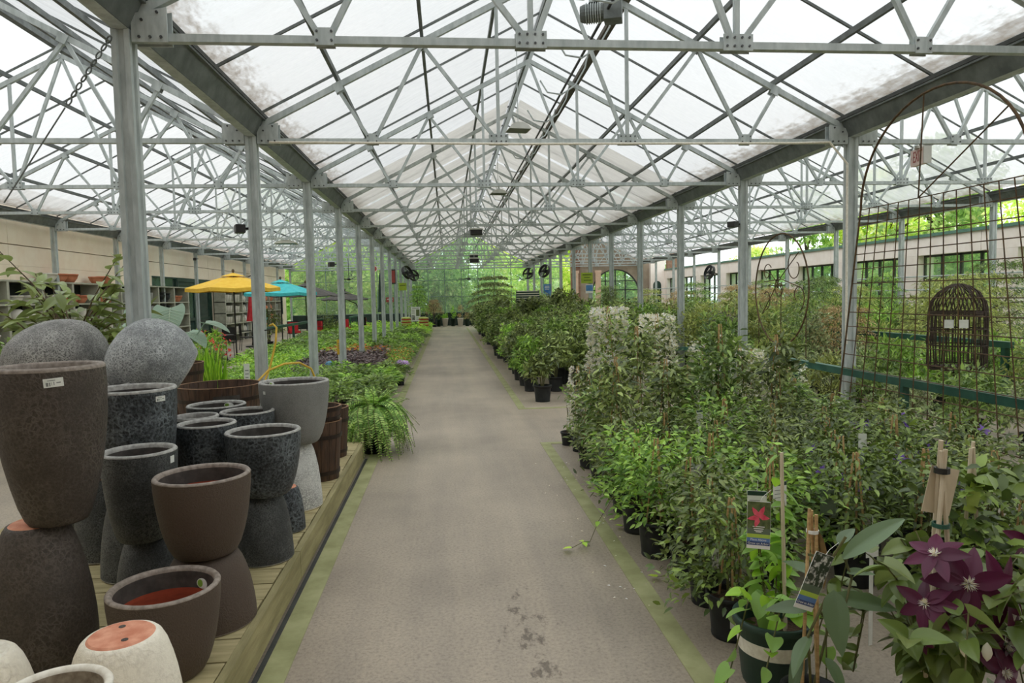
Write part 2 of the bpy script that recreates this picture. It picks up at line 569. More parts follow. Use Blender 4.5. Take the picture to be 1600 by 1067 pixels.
# floor: worn concrete, warmer along the middle of the aisle, with damp stains
def floor_material():
    m, n, l, b = new_mat('worn_concrete')
    tc = n.new('ShaderNodeTexCoord')
    t1 = noise(n, l, 0.55, 6, 0.6)
    r1 = ramp(n, [(0.3, lin(146, 134, 119)), (0.5, lin(168, 155, 138)), (0.72, lin(186, 172, 153))])
    l.new(t1.outputs['Fac'], r1.inputs['Fac'])
    t2 = noise(n, l, 55, 4, 0.75)
    r2 = ramp(n, [(0.3, (0.5, 0.49, 0.47, 1)), (0.48, (0.95, 0.95, 0.95, 1)), (0.72, (1.24, 1.23, 1.2, 1))])
    l.new(t2.outputs['Fac'], r2.inputs['Fac'])
    mu = n.new('ShaderNodeMix'); mu.data_type = 'RGBA'; mu.blend_type = 'MULTIPLY'
    mu.inputs[0].default_value = 0.8
    l.new(r1.outputs['Color'], mu.inputs[6]); l.new(r2.outputs['Color'], mu.inputs[7])
    # streaks along the aisle
    t3 = noise(n, l, 1.6, 4, 0.6, stretch=(1.6, 0.12, 1))
    r3 = ramp(n, [(0.35, (0.84, 0.84, 0.85, 1)), (0.6, (1.04, 1.03, 1.01, 1))])
    l.new(t3.outputs['Fac'], r3.inputs['Fac'])
    m2 = n.new('ShaderNodeMix'); m2.data_type = 'RGBA'; m2.blend_type = 'MULTIPLY'
    m2.inputs[0].default_value = 1.0
    l.new(mu.outputs[2], m2.inputs[6]); l.new(r3.outputs['Color'], m2.inputs[7])
    # damp spill near x 0.3, y 3 (irregular dark patch)
    mp = n.new('ShaderNodeMapping')
    mp.inputs['Location'].default_value = (-0.36 / 0.16, -3.25 / 0.75, 0)
    mp.inputs['Scale'].default_value = (1 / 0.16, 1 / 0.75, 1)
    l.new(tc.outputs['Object'], mp.inputs['Vector'])
    ln = n.new('ShaderNodeVectorMath'); ln.operation = 'LENGTH'
    l.new(mp.outputs['Vector'], ln.inputs[0])
    t4 = noise(n, l, 14, 5, 0.7, stretch=(1, 0.45, 1))
    sb = n.new('ShaderNodeMath'); sb.operation = 'MULTIPLY_ADD'
    sb.inputs[1].default_value = -0.16
    l.new(ln.outputs['Value'], sb.inputs[0]); l.new(t4.outputs['Fac'], sb.inputs[2])
    r4 = ramp(n, [(0.455, (1, 1, 1, 1)), (0.54, (0.42, 0.40, 0.38, 1))])
    l.new(sb.outputs[0], r4.inputs['Fac'])
    m3 = n.new('ShaderNodeMix'); m3.data_type = 'RGBA'; m3.blend_type = 'MULTIPLY'
    m3.inputs[0].default_value = 1.0
    l.new(m2.outputs[2], m3.inputs[6]); l.new(r4.outputs['Color'], m3.inputs[7])
    l.new(m3.outputs[2], b.inputs['Base Color'])
    b.inputs['Roughness'].default_value = 0.5
    b.inputs['Specular IOR Level'].default_value = 0.6
    bp = n.new('ShaderNodeBump'); bp.inputs['Strength'].default_value = 0.2; bp.inputs['Distance'].default_value = 0.004
    l.new(t2.outputs['Fac'], bp.inputs['Height']); l.new(bp.outputs['Normal'], b.inputs['Normal'])
    return m


M['floor'] = floor_material()
struct('floor', box(-9.6, 13.4, -6, YE + 0.3, -0.12, 0.0), 'floor')
ground = struct('ground', box(-70, 70, -40, 110, -0.6, -0.14), 'lawn')
struct('outside_pavement', box(-30, 30, YE + 0.6, YE + 22, -0.139, -0.10), 'asphalt_out')

# painted plot lines
LW = 0.11
lines = [box(-0.861, -0.746, 1.0, 38.4, 0.0, 0.004),
         box(1.004, 1.112, 1.0, 7.66, 0.0, 0.004), box(1.112, 4.4, 7.56, 7.66, 0.0, 0.004),
         box(1.004, 1.112, 10.01, 38.4, 0.0, 0.004), box(1.112, 4.4, 10.01, 10.11, 0.0, 0.004)]
for q in lines:
    struct('floor_line', q, 'line_paint')


struct('dark_floor_strip', box(-0.888, -0.864, 1.0, 7.2, 0.0, 0.003), 'steel_edge')  # dark strip on the floor along the platform edge

# ---- roof sheets
def roof_material(name, tint, clear, stain, graze=0.52):
    m, n, l, b = new_mat(name)
    tr = n.new('ShaderNodeBsdfTransparent')
    lw = n.new('ShaderNodeLayerWeight'); lw.inputs['Blend'].default_value = 0.5
    fr = ramp(n, [(0.25, tint), (0.8, tuple(c * graze for c in tint[:3]) + (1,))])   # less gets through a sheet at grazing angles
    l.new(lw.outputs['Facing'], fr.inputs['Fac'])
    l.new(fr.outputs['Color'], tr.inputs['Color'])
    tl = n.new('ShaderNodeBsdfTranslucent')
    tl.inputs['Color'].default_value = tuple(min(1, c * .86) for c in tint[:3]) + (1,)
    df = n.new('ShaderNodeBsdfDiffuse')
    df.inputs['Color'].default_value = (0.8, 0.8, 0.79, 1)
    mx = n.new('ShaderNodeMixShader'); mx.inputs[0].default_value = 0.25
    l.new(tl.outputs[0], mx.inputs[1]); l.new(df.outputs[0], mx.inputs[2])
    m2 = n.new('ShaderNodeMixShader')
    t = noise(n, l, 1.4, 5, 0.65, stretch=(1, 3.5, 1))
    mr = n.new('ShaderNodeMapRange')
    mr.inputs['From Min'].default_value = 0.3; mr.inputs['From Max'].default_value = 0.7
    mr.inputs['To Min'].default_value = 1 - clear - 0.12; mr.inputs['To Max'].default_value = 1 - clear + 0.12
    l.new(t.outputs['Fac'], mr.inputs['Value'])
    l.new(mr.outputs['Result'], m2.inputs[0])
    l.new(tr.outputs[0], m2.inputs[1]); l.new(mx.outputs[0], m2.inputs[2])
    out = m2
    if stain:
        # algae and dirt that gathers along the gutter edge (uv v = 0 at the eave)
        tc = n.new('ShaderNodeTexCoord')
        sp = n.new('ShaderNodeSeparateXYZ')
        l.new(tc.outputs['UV'], sp.inputs[0])
        t2 = noise(n, l, 7.0, 6, 0.75, coord='Object', stretch=(1.6, .5, 1.6))
        t3 = noise(n, l, 22, 3, 0.7, stretch=(1, 0.35, 1))
        a1 = n.new('ShaderNodeMath'); a1.operation = 'MULTIPLY_ADD'; a1.inputs[1].default_value = -3.6
        l.new(sp.outputs[1], a1.inputs[0]); l.new(t2.outputs['Fac'], a1.inputs[2])
        a2 = n.new('ShaderNodeMath'); a2.operation = 'MULTIPLY_ADD'; a2.inputs[1].default_value = 0.6
        l.new(t3.outputs['Fac'], a2.inputs[0]); l.new(a1.outputs[0], a2.inputs[2])
        r = ramp(n, [(0.52, (0, 0, 0, 1)), (0.95, (0.6, 0.6, 0.6, 1))])
        l.new(a2.outputs[0], r.inputs['Fac'])
        d2 = n.new('ShaderNodeBsdfTranslucent'); d2.inputs['Color'].default_value = lin(132, 118, 98)
        m3 = n.new('ShaderNodeMixShader')
        l.new(r.outputs['Color'], m3.inputs[0]); l.new(m2.outputs[0], m3.inputs[1]); l.new(d2.outputs[0], m3.inputs[2])
        out = m3
    l.new(out.outputs[0], n['Material Output'].inputs['Surface'])
    return m


M['roof'] = roof_material('translucent_roof_sheet', (0.985, 0.985, 0.98, 1), 0.54, True)
M['shade'] = roof_material('beige_shade_cloth', (0.78, 0.745, 0.69, 1), 0.10, False)


def slab(p, q, y0, y1, th):
    """sheet between eave point p and ridge point q (x, z), with uv: v runs eave -> ridge"""
    d = Vector((q[0] - p[0], 0, q[1] - p[1]))
    nrm = Vector((-d.z, 0, d.x)).normalized()
    if nrm.z < 0:
        nrm = -nrm
    V = []
    for off in (0, th):
        for (x, z), y in ((p, y0), (q, y0), (q, y1), (p, y1)):
            V.append((x + nrm.x * off, y, z + nrm.z * off))
    F = [(0, 1, 2, 3), (7, 6, 5, 4), (0, 4, 5, 1), (1, 5, 6, 2), (2, 6, 7, 3), (3, 7, 4, 0)]
    return V, F


def add_uv(me):
    uv = me.uv_layers.new(name='UVMap')
    vv = [0, 1, 1, 0, 0, 1, 1, 0]
    uu = [0, 0, 1, 1, 0, 0, 1, 1]
    for lp in me.loops:
        uv.data[lp.index].uv = (uu[lp.vertex_index], vv[lp.vertex_index])


ceiling = struct('ceiling')
PZ = 0.15                                    # sheets lie this far over the rafters
for bay, cx in BAYS.items():
    for sg in (-1, 1):
        e = (cx + sg * (HALF - 0.10), rz_at(1 - 0.10 / HALF) + PZ)
        r = (cx + sg * 0.03, rz_at(0) + PZ)
        me = mesh('roof_panel', slab((e[0], e[1]), r, 0.01, BAY / 2 - 0.01, 0.004), 'roof')
        add_uv(me)
        for k in range(-4, 2 * (NT - 1)):
            place('roof_panel', me, ceiling, (0, Y0 + k * BAY / 2, 0))
        # glazing bars and purlins
        gb = mesh('glazing_bar', bar((e[0], 0, e[1] - .012), (r[0], 0, r[1] - .012), .022, .025), 'purlin')
        for k in range(-4, 2 * (NT - 1) + 1):
            place('glazing_bar', gb, ceiling, (0, Y0 + k * BAY / 2, 0))
        for t in FR[1:]:
            x, z = cx + sg * HALF * t, rz_at(t) + PZ - 0.065
            thick = bay == 'centre' and sg == 1 and t == FR[1]
            w = 0.10 if thick else 0.036
            me = mesh('purlin', box(x - w / 2, x + w / 2, 0.0, BAY, z - .03, z + .03), 'purlin_brown' if thick else 'purlin')
            for k in range(-2, NT - 1):
                place('purlin', me, ceiling, (0, Y0 + k * BAY, 0))
    me = mesh('ridge_beam', box(cx - .045, cx + .045, 0, BAY, rz_at(0) + PZ - .09, rz_at(0) + PZ + .03), 'purlin')
    for k in range(-2, NT - 1):
        place('ridge_beam', me, ceiling, (0, Y0 + k * BAY, 0))

# shade cloths strung under the centre roof beyond the third truss, with gaps of daylight between them
cx = BAYS['centre']
for sg in (-1, 1):
    a, b_ = (cx + sg * (HALF - 0.16), rz_at(1 - .16 / HALF) + PZ - .025), (cx + sg * 0.10, rz_at(.03) + PZ - .025)
    V, F = [], []
    nu, nv = 10, 8
    for i in range(nu + 1):
        for j in range(nv + 1):
            u, v = i / nu, j / nv
            sag = 0.02 + 0.03 * math.sin(PI * u) * (0.5 + .5 * math.sin(6 * v + u * 3))
            y = 0.10 + (BAY - .22) * v + (0.03 * math.sin(9 * u) if j in (0, nv) else 0)
            V.append((a[0] + (b_[0] - a[0]) * u, y, a[1] + (b_[1] - a[1]) * u - sag))
    for i in range(nu):
        for j in range(nv):
            F.append((i * (nv + 1) + j, i * (nv + 1) + j + 1, (i + 1) * (nv + 1) + j + 1, (i + 1) * (nv + 1) + j))
    me = mesh('shade_cloth', (V, F), 'shade', True)
    for k in range(3, NT - 1):
        place('shade_cloth', me, ceiling, (0, Y0 + (k - 0.28) * BAY, 0))


# ---- gutters
GX = {'wall side': XL - SPAN, 'aisle west': XL, 'aisle east': XR, 'colonnade side': XR + SPAN}
GLAB = {'wall side': 'grey steel gutter beam along the beige building wall', 'aisle west': 'dark grey valley gutter over the posts on the pot platform side',
        'aisle east': 'dark grey valley gutter over the posts on the trellis side', 'colonnade side': 'grey steel gutter beam facing the pink stone colonnade'}
for nm, x in GX.items():
    g = thing('gutter', GLAB[nm], 'gutter', (x, 0, 0))
    zb = ZC + 0.075
    prof = [(-.055, zb), (.055, zb), (.135, zb + .17), (.165, zb + .17), (.165, zb + .19), (.12, zb + .19), (.045, zb + .02), (-.045, zb + .02), (-.12, zb + .19), (-.165, zb + .19), (-.165, zb + .17), (-.135, zb + .17)]
    part('gutter_channel', prism(prof, -1.45, YE + .02), 'steel_dark', g)  # channel sides set darker than the sole
    part('gutter_sole', box(-.05, .05, -1.45, YE + .02, zb - .004, zb - .001), 'steel', g, label='paler flat underside of the gutter')
    for s in (-1, 1):
        part('gutter_flange', box(s * .15 - .022, s * .15 + .022, -1.45, YE + .02, zb + .192, zb + .232), 'steel_edge', g, label='dark lip of the gutter')


# ---- posts
def post_parts(w, root, plate):
    g = w * 0.13
    h = w / 2
    o = []
    pts = []
    for (ax, ay), (bx, by) in (((-h, -h), (h, -h)), ((h, -h), (h, h)), ((h, h), (-h, h)), ((-h, h), (-h, -h))):
        nx, ny = (by - ay) / w, -(bx - ax) / w
        for t, dpt in ((0, 0), (.3, 0), (.36, g), (.64, g), (.7, 0)):
            pts.append((ax + (bx - ax) * t - nx * dpt, ay + (by - ay) * t - ny * dpt))
    n = len(pts)
    V = [(x, y, 0) for x, y in pts] + [(x, y, ZC + 0.07) for x, y in pts]
    F = [tuple(range(n - 1, -1, -1)), tuple(range(n, 2 * n))] + [(i, (i + 1) % n, (i + 1) % n + n, i + n) for i in range(n)]
    part('post_shaft', (V, F), 'steel', root)
    if plate:
        part('base_plate', box(-w, w, -w, w, 0, .012), 'steel_dark', root)


ROWS = [('aisle west', XL, .118, 'galvanised steel post of the row on the pot platform side, {} from the camera'),
        ('aisle east', XR, .118, 'galvanised steel post of the row on the trellis side, {} from the camera'),
        ('wall side', XL - SPAN, .10, 'slim galvanised post along the beige building wall, {} from the camera'),
        ('colonnade side', XR + SPAN, .10, 'slim galvanised post in front of the stone colonnade, {} from the camera')]
for nm, x, w, lab in ROWS:
    first = None
    k0 = {'wall side': 3, 'colonnade side': 2, 'aisle east': 0, 'aisle west': 0}[nm]
    for k in range(k0, NT):
        y = Y0 + k * BAY
        if first is None:
            first = thing('steel_post', '', 'post', (x, y, 0), 0, 'steel posts, ' + nm)
            post_parts(w, first, nm.startswith('aisle'))
            p = first
        else:
            p = dup(first, (x, y, 0))
        p['label'] = lab.format(ORD[k - k0])


# ---- trusses
def truss(bay):
    t = thing('roof_truss', '', 'truss', (BAYS[bay], Y0, 0), 0, 'roof trusses of the %s bay' % bay)
    part('bottom_chord', box(-HALF + .03, HALF - .03, -.03, .03, ZC, ZC + .052), 'steel', t)
    zt = lambda f: rz_at(f) - 0.0
    for s in (-1, 1):
        part('rafter', bar((s * (HALF - .05), 0, zt(1 - .05 / HALF)), (0, 0, zt(0)), .05, .062), 'steel', t)
        N = [(0.215, (0.0, 0.215, 0.456)), (0.622, (0.456, 0.727))]
        for f, tops in N:
            for g in tops:
                x0 = s * HALF * f + (0.03 * (1 if g * 1 > f else -1 if g < f else 0)) * s
                part('web_member', bar((x0, 0, ZC + .05), (s * HALF * g, 0, zt(g) - .03), .038, .038), 'steel', t)
            x = s * HALF * f
            w = .11 if f < .5 else .065
            gp = part('gusset_plate', J(box(x - w, x + w, -.038, -.031, ZC - .012, ZC + .105), box(x - w, x + w, .031, .038, ZC - .012, ZC + .105)), 'steel', t)
            bolts = [move(lathe([(0, 0), (.009, 0), (.009, .008), (0, .008)], 6), x + dx, -.038, ZC + dz, 0, 0, PI / 2) for dx in np.linspace(-w * .75, w * .75, 4 if f < .5 else 2) for dz in (.02, .08)]
            part('bolt_heads', J(*bolts), 'bolt', gp, kind='stuff')
        for g in (.456, .727):
            x, z = s * HALF * g, zt(g)
            part('gusset_plate', J(*[move(box(-.05, .05, yy - .004, yy + .004, -.075, .03), x, 0, z, 0, s * math.atan(PITCH_R)) for yy in (-.036, .036)]), 'steel', t)
        # eave plate at the post
        xe = s * HALF
        pl = prism([(xe - s * .07, ZC - .012), (xe - s * .30, ZC - .012), (xe - s * .30, ZC + .215), (xe - s * .07, ZC + .17)], -.052, -.04)
        pl2 = prism([(xe - s * .07, ZC - .012), (xe - s * .30, ZC - .012), (xe - s * .30, ZC + .215), (xe - s * .07, ZC + .17)], .04, .052)
        gp = part('eave_plate', J(pl, pl2), 'steel', t)
        bolts = [move(lathe([(0, 0), (.010, 0), (.010, .01), (0, .01)], 6), xe - s * dx, -.052, ZC + dz, 0, 0, PI / 2) for dx, dz in ((.12, .02), (.19, .02), (.26, .02), (.14, .13), (.24, .18))]
        part('bolt_heads', J(*bolts), 'bolt', gp, kind='stuff')
    return t


for bay, lab in (('centre', 'grey steel roof truss over the main aisle, {} from the camera'), ('west', 'grey steel roof truss on the umbrella and shelf side, {} from the camera'), ('east', 'grey steel roof truss over the maples by the colonnade, {} from the camera')):
    t0 = None
    k0 = 0 if bay == 'centre' else 1 if bay == 'west' else 0
    for k in range(k0, NT):
        if t0 is None:
            t0 = truss(bay)
            t0.location.y = Y0 + k * BAY
            t = t0
        else:
            t = dup(t0, (BAYS[bay], Y0 + k * BAY, 0))
        t['label'] = lab.format(ORD[k - k0])


# ---- glass end wall with mullions, kick panels and gable
def glass_material():
    m, n, l, b = new_mat('greenish_glass')
    tr = n.new('ShaderNodeBsdfTransparent'); tr.inputs['Color'].default_value = (0.88, 0.96, 0.92, 1)
    gl = n.new('ShaderNodeBsdfGlossy'); gl.inputs['Roughness'].default_value = 0.05
    gl.inputs['Color'].default_value = (0.9, 1, 0.96, 1)
    mx = n.new('ShaderNodeMixShader'); mx.inputs[0].default_value = 0.08
    l.new(tr.outputs[0], mx.inputs[1]); l.new(gl.outputs[0], mx.inputs[2])
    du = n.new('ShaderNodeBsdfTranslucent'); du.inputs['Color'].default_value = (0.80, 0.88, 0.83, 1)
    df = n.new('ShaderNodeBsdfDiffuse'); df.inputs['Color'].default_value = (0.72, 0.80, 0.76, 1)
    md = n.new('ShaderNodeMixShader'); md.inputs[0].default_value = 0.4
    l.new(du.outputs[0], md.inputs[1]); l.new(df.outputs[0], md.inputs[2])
    m2 = n.new('ShaderNodeMixShader'); m2.inputs[0].default_value = 0.09      # pale dust film, also standing for haze and reflection in the panes
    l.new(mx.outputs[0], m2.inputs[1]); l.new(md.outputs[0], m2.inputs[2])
    l.new(m2.outputs[0], n['Material Output'].inputs['Surface'])
    return m


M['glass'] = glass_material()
M['mullion'] = mat('pale_green_mullion', lin(116, 140, 126), lin(136, 158, 146), 6, 0.5)
wall_end = struct('wall_end')
YG = YE + 0.20
xs = list(np.arange(XL - SPAN, XR + 2.75, 0.9975))
zs = [0.80, 1.75, 2.72, 3.40, 4.3]


def roof_z(x):
    best = ZC
    for c in BAYS.values():
        if abs(x - c) <= HALF + 1e-6:
            best = max(best, rz_at(abs(x - c) / HALF) + .06)
    return best


for i, x in enumerate(xs):
    part('mullion', box(x - .022, x + .022, YG - .03, YG + .03, 0, roof_z(x)), 'mullion', wall_end)
    if i == len(xs) - 1:
        break
    x1 = xs[i + 1]
    part('kick_panel', box(x + .022, x1 - .022, YG - .015, YG + .015, 0, .78), 'black_panel', wall_end)
    zz = [.80, 1.75, 2.72, 3.40]
    for z0, z1 in zip(zz, zz[1:]):
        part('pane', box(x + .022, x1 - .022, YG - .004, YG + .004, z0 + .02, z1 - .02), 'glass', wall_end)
    top = [(x + .022, 3.42), (x1 - .022, 3.42), (x1 - .022, roof_z(x1)), (x + .022, roof_z(x))]
    mid = [c for c in BAYS.values() if x + .03 < c < x1 - .03]
    if mid:
        top.insert(3, (mid[0], roof_z(mid[0])))
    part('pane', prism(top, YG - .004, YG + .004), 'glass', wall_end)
    for z in zz + [4.3]:
        if min(roof_z(x), roof_z(x1)) > z - .01:
            part('transom', box(x, x1, YG - .02, YG + .02, z - .018, z + .018), 'mullion', wall_end)

# ---- beige building along the west side
XW = -9.42
wall_left = struct('wall_left')
ybr = [-4.0, 4.0, 10.0, 16.0, 22.4, 28.6, 34.8, YE + .2]
for a, b_ in zip(ybr, ybr[1:]):
    part('wall_panel', box(XW - .25, XW, a + .006, b_ - .006, 3.02, 4.3), 'wall', wall_left)
    part('wall_panel', box(XW - .25, XW, a + .006, b_ - .006, 2.56, 3.0), 'wall', wall_left)
for a, b_ in ((-4.0, 10.0), (10.0, 16.0), (16.0, 23.26)):
    part('wall_panel', box(XW - .25, XW, a + .006, b_, 0, 2.556), 'wall', wall_left)
part('wall_panel', box(XW - .25, XW, 23.26, 25.36, 0, 2.14), 'wall', wall_left)
part('wall_panel', box(XW - .25, XW, 28.9, 38.6, 0, 2.556), 'wall', wall_left)
part('wall_panel', box(XW - .25, XW, 38.6, 41.0, 0, .9), 'wall', wall_left)
part('wall_panel', box(XW - .25, XW, 41.0, YE + .2, 0, 2.556), 'wall', wall_left)
part('wall_backing', box(XW - .30, XW - .252, -4, YE + .2, 0, 4.3), 'taupe', wall_left)

M['dark_glass'] = mat('dark_window_glass', lin(40, 58, 52), lin(64, 84, 74), 1.2, 0.08, spec=0.6)


def window(name, y0, y1, z0, z1, cols, rows, fm='green_frame'):
    w = struct(name)
    fw = .05
    ys, zz = np.linspace(y0, y1, cols + 1), np.linspace(z0, z1, rows + 1)
    fr = [box(XW - .1, XW - .01, y - fw / 2, y + fw / 2, z0, z1) for y in ys] + [box(XW - .1, XW - .012, y0, y1, z - fw / 2, z + fw / 2) for z in zz]
    part('window_frame', J(*fr), fm, w)
    for i in range(cols):
        for j in range(rows):
            part('pane', box(XW - .07, XW - .06, ys[i] + fw / 2, ys[i + 1] - fw / 2, zz[j] + fw / 2, zz[j + 1] - fw / 2), 'dark_glass', w)
    return w


window('window_1', 23.30, 25.32, 2.16, 2.54, 2, 1)
window('window_2', 38.7, 40.9, .95, 2.5, 3, 4)
d = struct('door_1')
part('door_frame', J(box(XW - .12, XW, 25.38, 25.5, 0, 2.55), box(XW - .12, XW, 28.78, 28.9, 0, 2.55), box(XW - .12, XW, 25.5, 28.78, 2.42, 2.55)), 'green_frame', d)
for a in (25.5, 27.14):
    lf = part('door_leaf', J(box(XW - .1, XW - .04, a, a + .1, 0, 2.42), box(XW - .1, XW - .04, a + 1.54, a + 1.64, 0, 2.42), box(XW - .1, XW - .04, a + .1, a + 1.54, 0, .25), box(XW - .1, XW - .04, a + .1, a + 1.54, 2.3, 2.42), box(XW - .1, XW - .04, a + .1, a + 1.54, 1.0, 1.1)), 'green_frame', d)
    part('pane', box(XW - .08, XW - .07, a + .1, a + 1.54, .25, 1.0), 'dark_glass', lf)
    part('pane', box(XW - .08, XW - .07, a + .1, a + 1.54, 1.1, 2.3), 'dark_glass', lf)

# ---- unseen wall added behind the camera to darken the near floor and pots
wall_front_added = struct('wall_front_added')
for i, x in enumerate(np.arange(-9.4, 13.3, 2.84)):
    part('wall_panel', box(x + .006, x + 2.834, -1.75, -1.5, 0, 5.6), 'taupe', wall_front_added)

# ---- stone colonnade on the east side
XC = 13.3
wall_right = struct('wall_right')
beam_y = [1.0, 6.0, 9.4, 12.8, 16.2, 19.6, 23.0, 26.4, 29.8, 33.2, 36.6, 41.4]
for a, b_ in zip(beam_y, beam_y[1:]):
    part('stone_beam', box(XC, XC + .5, a + .01, b_ - .01, 2.58, 3.08), 'precast', wall_right)
part('coping', box(XC - .06, XC + .56, 1.0, 41.5, 3.08, 3.16), 'green_cap', wall_right)
pill = [5.1, 8.5, 11.95, 15.4, 18.88, 22.33, 25.6, 29.1, 32.4, 35.75, 39.2, 41.3]
for y in pill:
    n_ = 4
    for q in range(n_):
        part('pillar_block', box(XC, XC + .5, y - .33, y + .33, q * .645 + .004, (q + 1) * .645 - .004), 'precast', wall_right)
for i, (a, b_) in enumerate(zip(pill, pill[1:])):
    w = struct('window_%d' % (i + 3))
    y0, y1 = a + .33, b_ - .33
    ys = np.linspace(y0, y1, 5)
    fr = [box(XC + .2, XC + .28, y - .025, y + .025, .5, 2.58) for y in ys] + [box(XC + .2, XC + .28, y0, y1, z - .025, z + .025) for z in (.52, 1.9, 2.55)]
    part('window_frame', J(*fr), 'dark_frame', w)
    for j in range(4):
        for z0, z1 in ((.545, 1.875), (1.925, 2.525)):
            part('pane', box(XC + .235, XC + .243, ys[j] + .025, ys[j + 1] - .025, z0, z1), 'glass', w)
    part('sill', box(XC, XC + .5, y0, y1, 0, .5), 'precast', w)
    part('reveal', box(XC + .02, XC + .2, y0 + .0, y0 + .02, .5, 2.58), 'dark_frame', w)

# ---- brick and stucco pavilion that closes the east bay, with an arched window
wall_far = struct('wall_far')
YA = YE + .15
arch_c, arch_r, arch_s = 10.3, 1.5, 1.72


def arch_pts(c, r, zs_, n=20):
    return [(c + r * math.cos(PI * i / n), zs_ + r * math.sin(PI * i / n)) for i in range(n + 1)]


pts = [(7.6, 0), (7.6, 3.42), (7.6, 5.4), (13.3, 5.4), (13.3, 0), (arch_c + arch_r, 0)] + arch_pts(arch_c, arch_r, arch_s) + [(arch_c - arch_r, 0)]
# stucco face split at the crown so that each half is a simple polygon
cr = arch_pts(arch_c, arch_r, arch_s)
left_half = [(8.1, 0), (8.1, 5.4), (arch_c, 5.4)] + cr[10:] + [(arch_c - arch_r, 0)]
right_half = [(arch_c, 5.4), (12.4, 5.4), (12.4, 0), (arch_c + arch_r, 0)] + cr[:11]
part('stucco_panel', prism(left_half, YA, YA + .3), 'taupe', wall_far)
part('stucco_panel', prism(right_half, YA, YA + .3), 'taupe', wall_far)
M['mortar'] = mat('grey_mortar', lin(150, 134, 118), lin(166, 150, 134), 9, .9)
for x0, x1 in ((7.55, 8.1), (13.55, 14.2)):
    part('mortar_bed', box(x0 + .01, x1 - .01, YA - .09, YA + .27, 0, 5.5), 'mortar', wall_far)
    for q in range(22):
        z = q * .25
        off = .0 if q % 2 else .14
        cuts = [x0] + [x0 + off + .275 * k for k in range(0, 4) if x0 + .03 < x0 + off + .275 * k < x1 - .03] + [x1]
        for a, b_ in zip(cuts, cuts[1:]):
            part('brick', box(a + .006, b_ - .006, YA - .10, YA + .28, z + .006, z + .244), 'brick', wall_far)
for x0, x1 in ((7.62, 7.95), (9.02, 9.34)):
    part('stone_pilaster', J(box(x0, x1, YA - .22, YA - .105, 0, 3.0), box(x0 - .04, x1 + .04, YA - .24, YA - .105, 3.0, 3.15)), 'pink_stone', wall_far)
part('return_wall', box(12.4, 13.3, YA - .35, YA + .3, 0, 3.9), 'precast', wall_far)
part('recess_door', prism([(12.55, 0), (13.05, 0), (13.05, 2.2)] + [(12.8 + .25 * math.cos(PI * i / 8), 2.2 + .25 * math.sin(PI * i / 8)) for i in range(1, 8)] + [(12.55, 2.2)], YA - .37, YA - .35), 'dark_glass', wall_far)
aw = struct('window_20')
ro, ri = arch_r, arch_r - .07
fr = [prism([(arch_c + ro * math.cos(a0), arch_s + ro * math.sin(a0)), (arch_c + ro * math.cos(a1), arch_s + ro * math.sin(a1)), (arch_c + ri * math.cos(a1), arch_s + ri * math.sin(a1)), (arch_c + ri * math.cos(a0), arch_s + ri * math.sin(a0))], YA + .02, YA + .14) for a0, a1 in zip(np.linspace(0, PI, 21), np.linspace(0, PI, 21)[1:])]
for x in (-ro + .035, -.62, 0, .62, ro - .035):
    fr.append(box(arch_c + x - .03, arch_c + x + .03, YA + .03, YA + .12, 0, arch_s + (math.sqrt(max(0, ro ** 2 - x ** 2)) if abs(x) < 1.3 else .1)))
for z in (.6, 1.15, 1.95, 2.5):
    hw = ro if z < arch_s else math.sqrt(ro ** 2 - (z - arch_s) ** 2)
    fr.append(box(arch_c - hw, arch_c + hw, YA + .03, YA + .12, z - .025, z + .025))
part('window_frame', J(*fr), 'dark_frame', aw)
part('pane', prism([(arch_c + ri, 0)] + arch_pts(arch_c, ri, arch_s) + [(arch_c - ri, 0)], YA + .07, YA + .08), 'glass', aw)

# ================================================================ display platform with pots
pf = thing('display_platform', 'low treated pine platform of crosswise boards beside the aisle holding stacked pots', 'platform', (0, 0, 0))
PX0, PX1, PT = -2.95, -0.93, 0.20
k = 0
y = 0.85
while y < 7.05:
    y1 = min(y + 0.187, 7.08)
    e = random.uniform(-.006, .006)
    z0, z1 = PT - .032, PT - random.uniform(0, .003)
    if y < 5.05 and y1 > 4.87:
        part('deck_board', box(PX0, XL - .075, y, y1, z0, z1), 'deck', pf)
        part('deck_board', box(XL + .075, PX1 + e, y, y1, z0, z1), 'deck', pf)
    else:
        part('deck_board', box(PX0, PX1 + e, y, y1, z0, z1), 'deck', pf)
    y += 0.196
for a, b_ in ((0.85, 4.02), (4.026, 7.08)):
    part('fascia_board', box(PX1 + .008, PX1 + .045, a, b_, 0.035, PT + .002), 'fascia', pf)
part('end_board', box(PX0, PX1 + .045, 7.083, 7.12, 0.03, PT), 'fascia', pf)
for y in (1.0, 2.9, 4.6, 6.9):
    part('bearer', box(PX0 + .1, PX1 - .12, y, y + .07, 0, PT - .034), 'fascia', pf)

EGG = [(0, .60), (.03, .66), (.12, .745), (.25, .82), (.4, .885), (.55, .93), (.7, .965), (.85, .99), (1, 1.0)]
TALL = [(0, .52), (.03, .58), (.12, .68), (.25, .78), (.4, .875), (.55, .94), (.7, .985), (.85, 1.0), (1, 0.985)]


def prof_r(prof, t):
    for (a, ra), (b, rb) in zip(prof, prof[1:]):
        if t <= b:
            return ra + (rb - ra) * (t - a) / (b - a)
    return prof[-1][1]


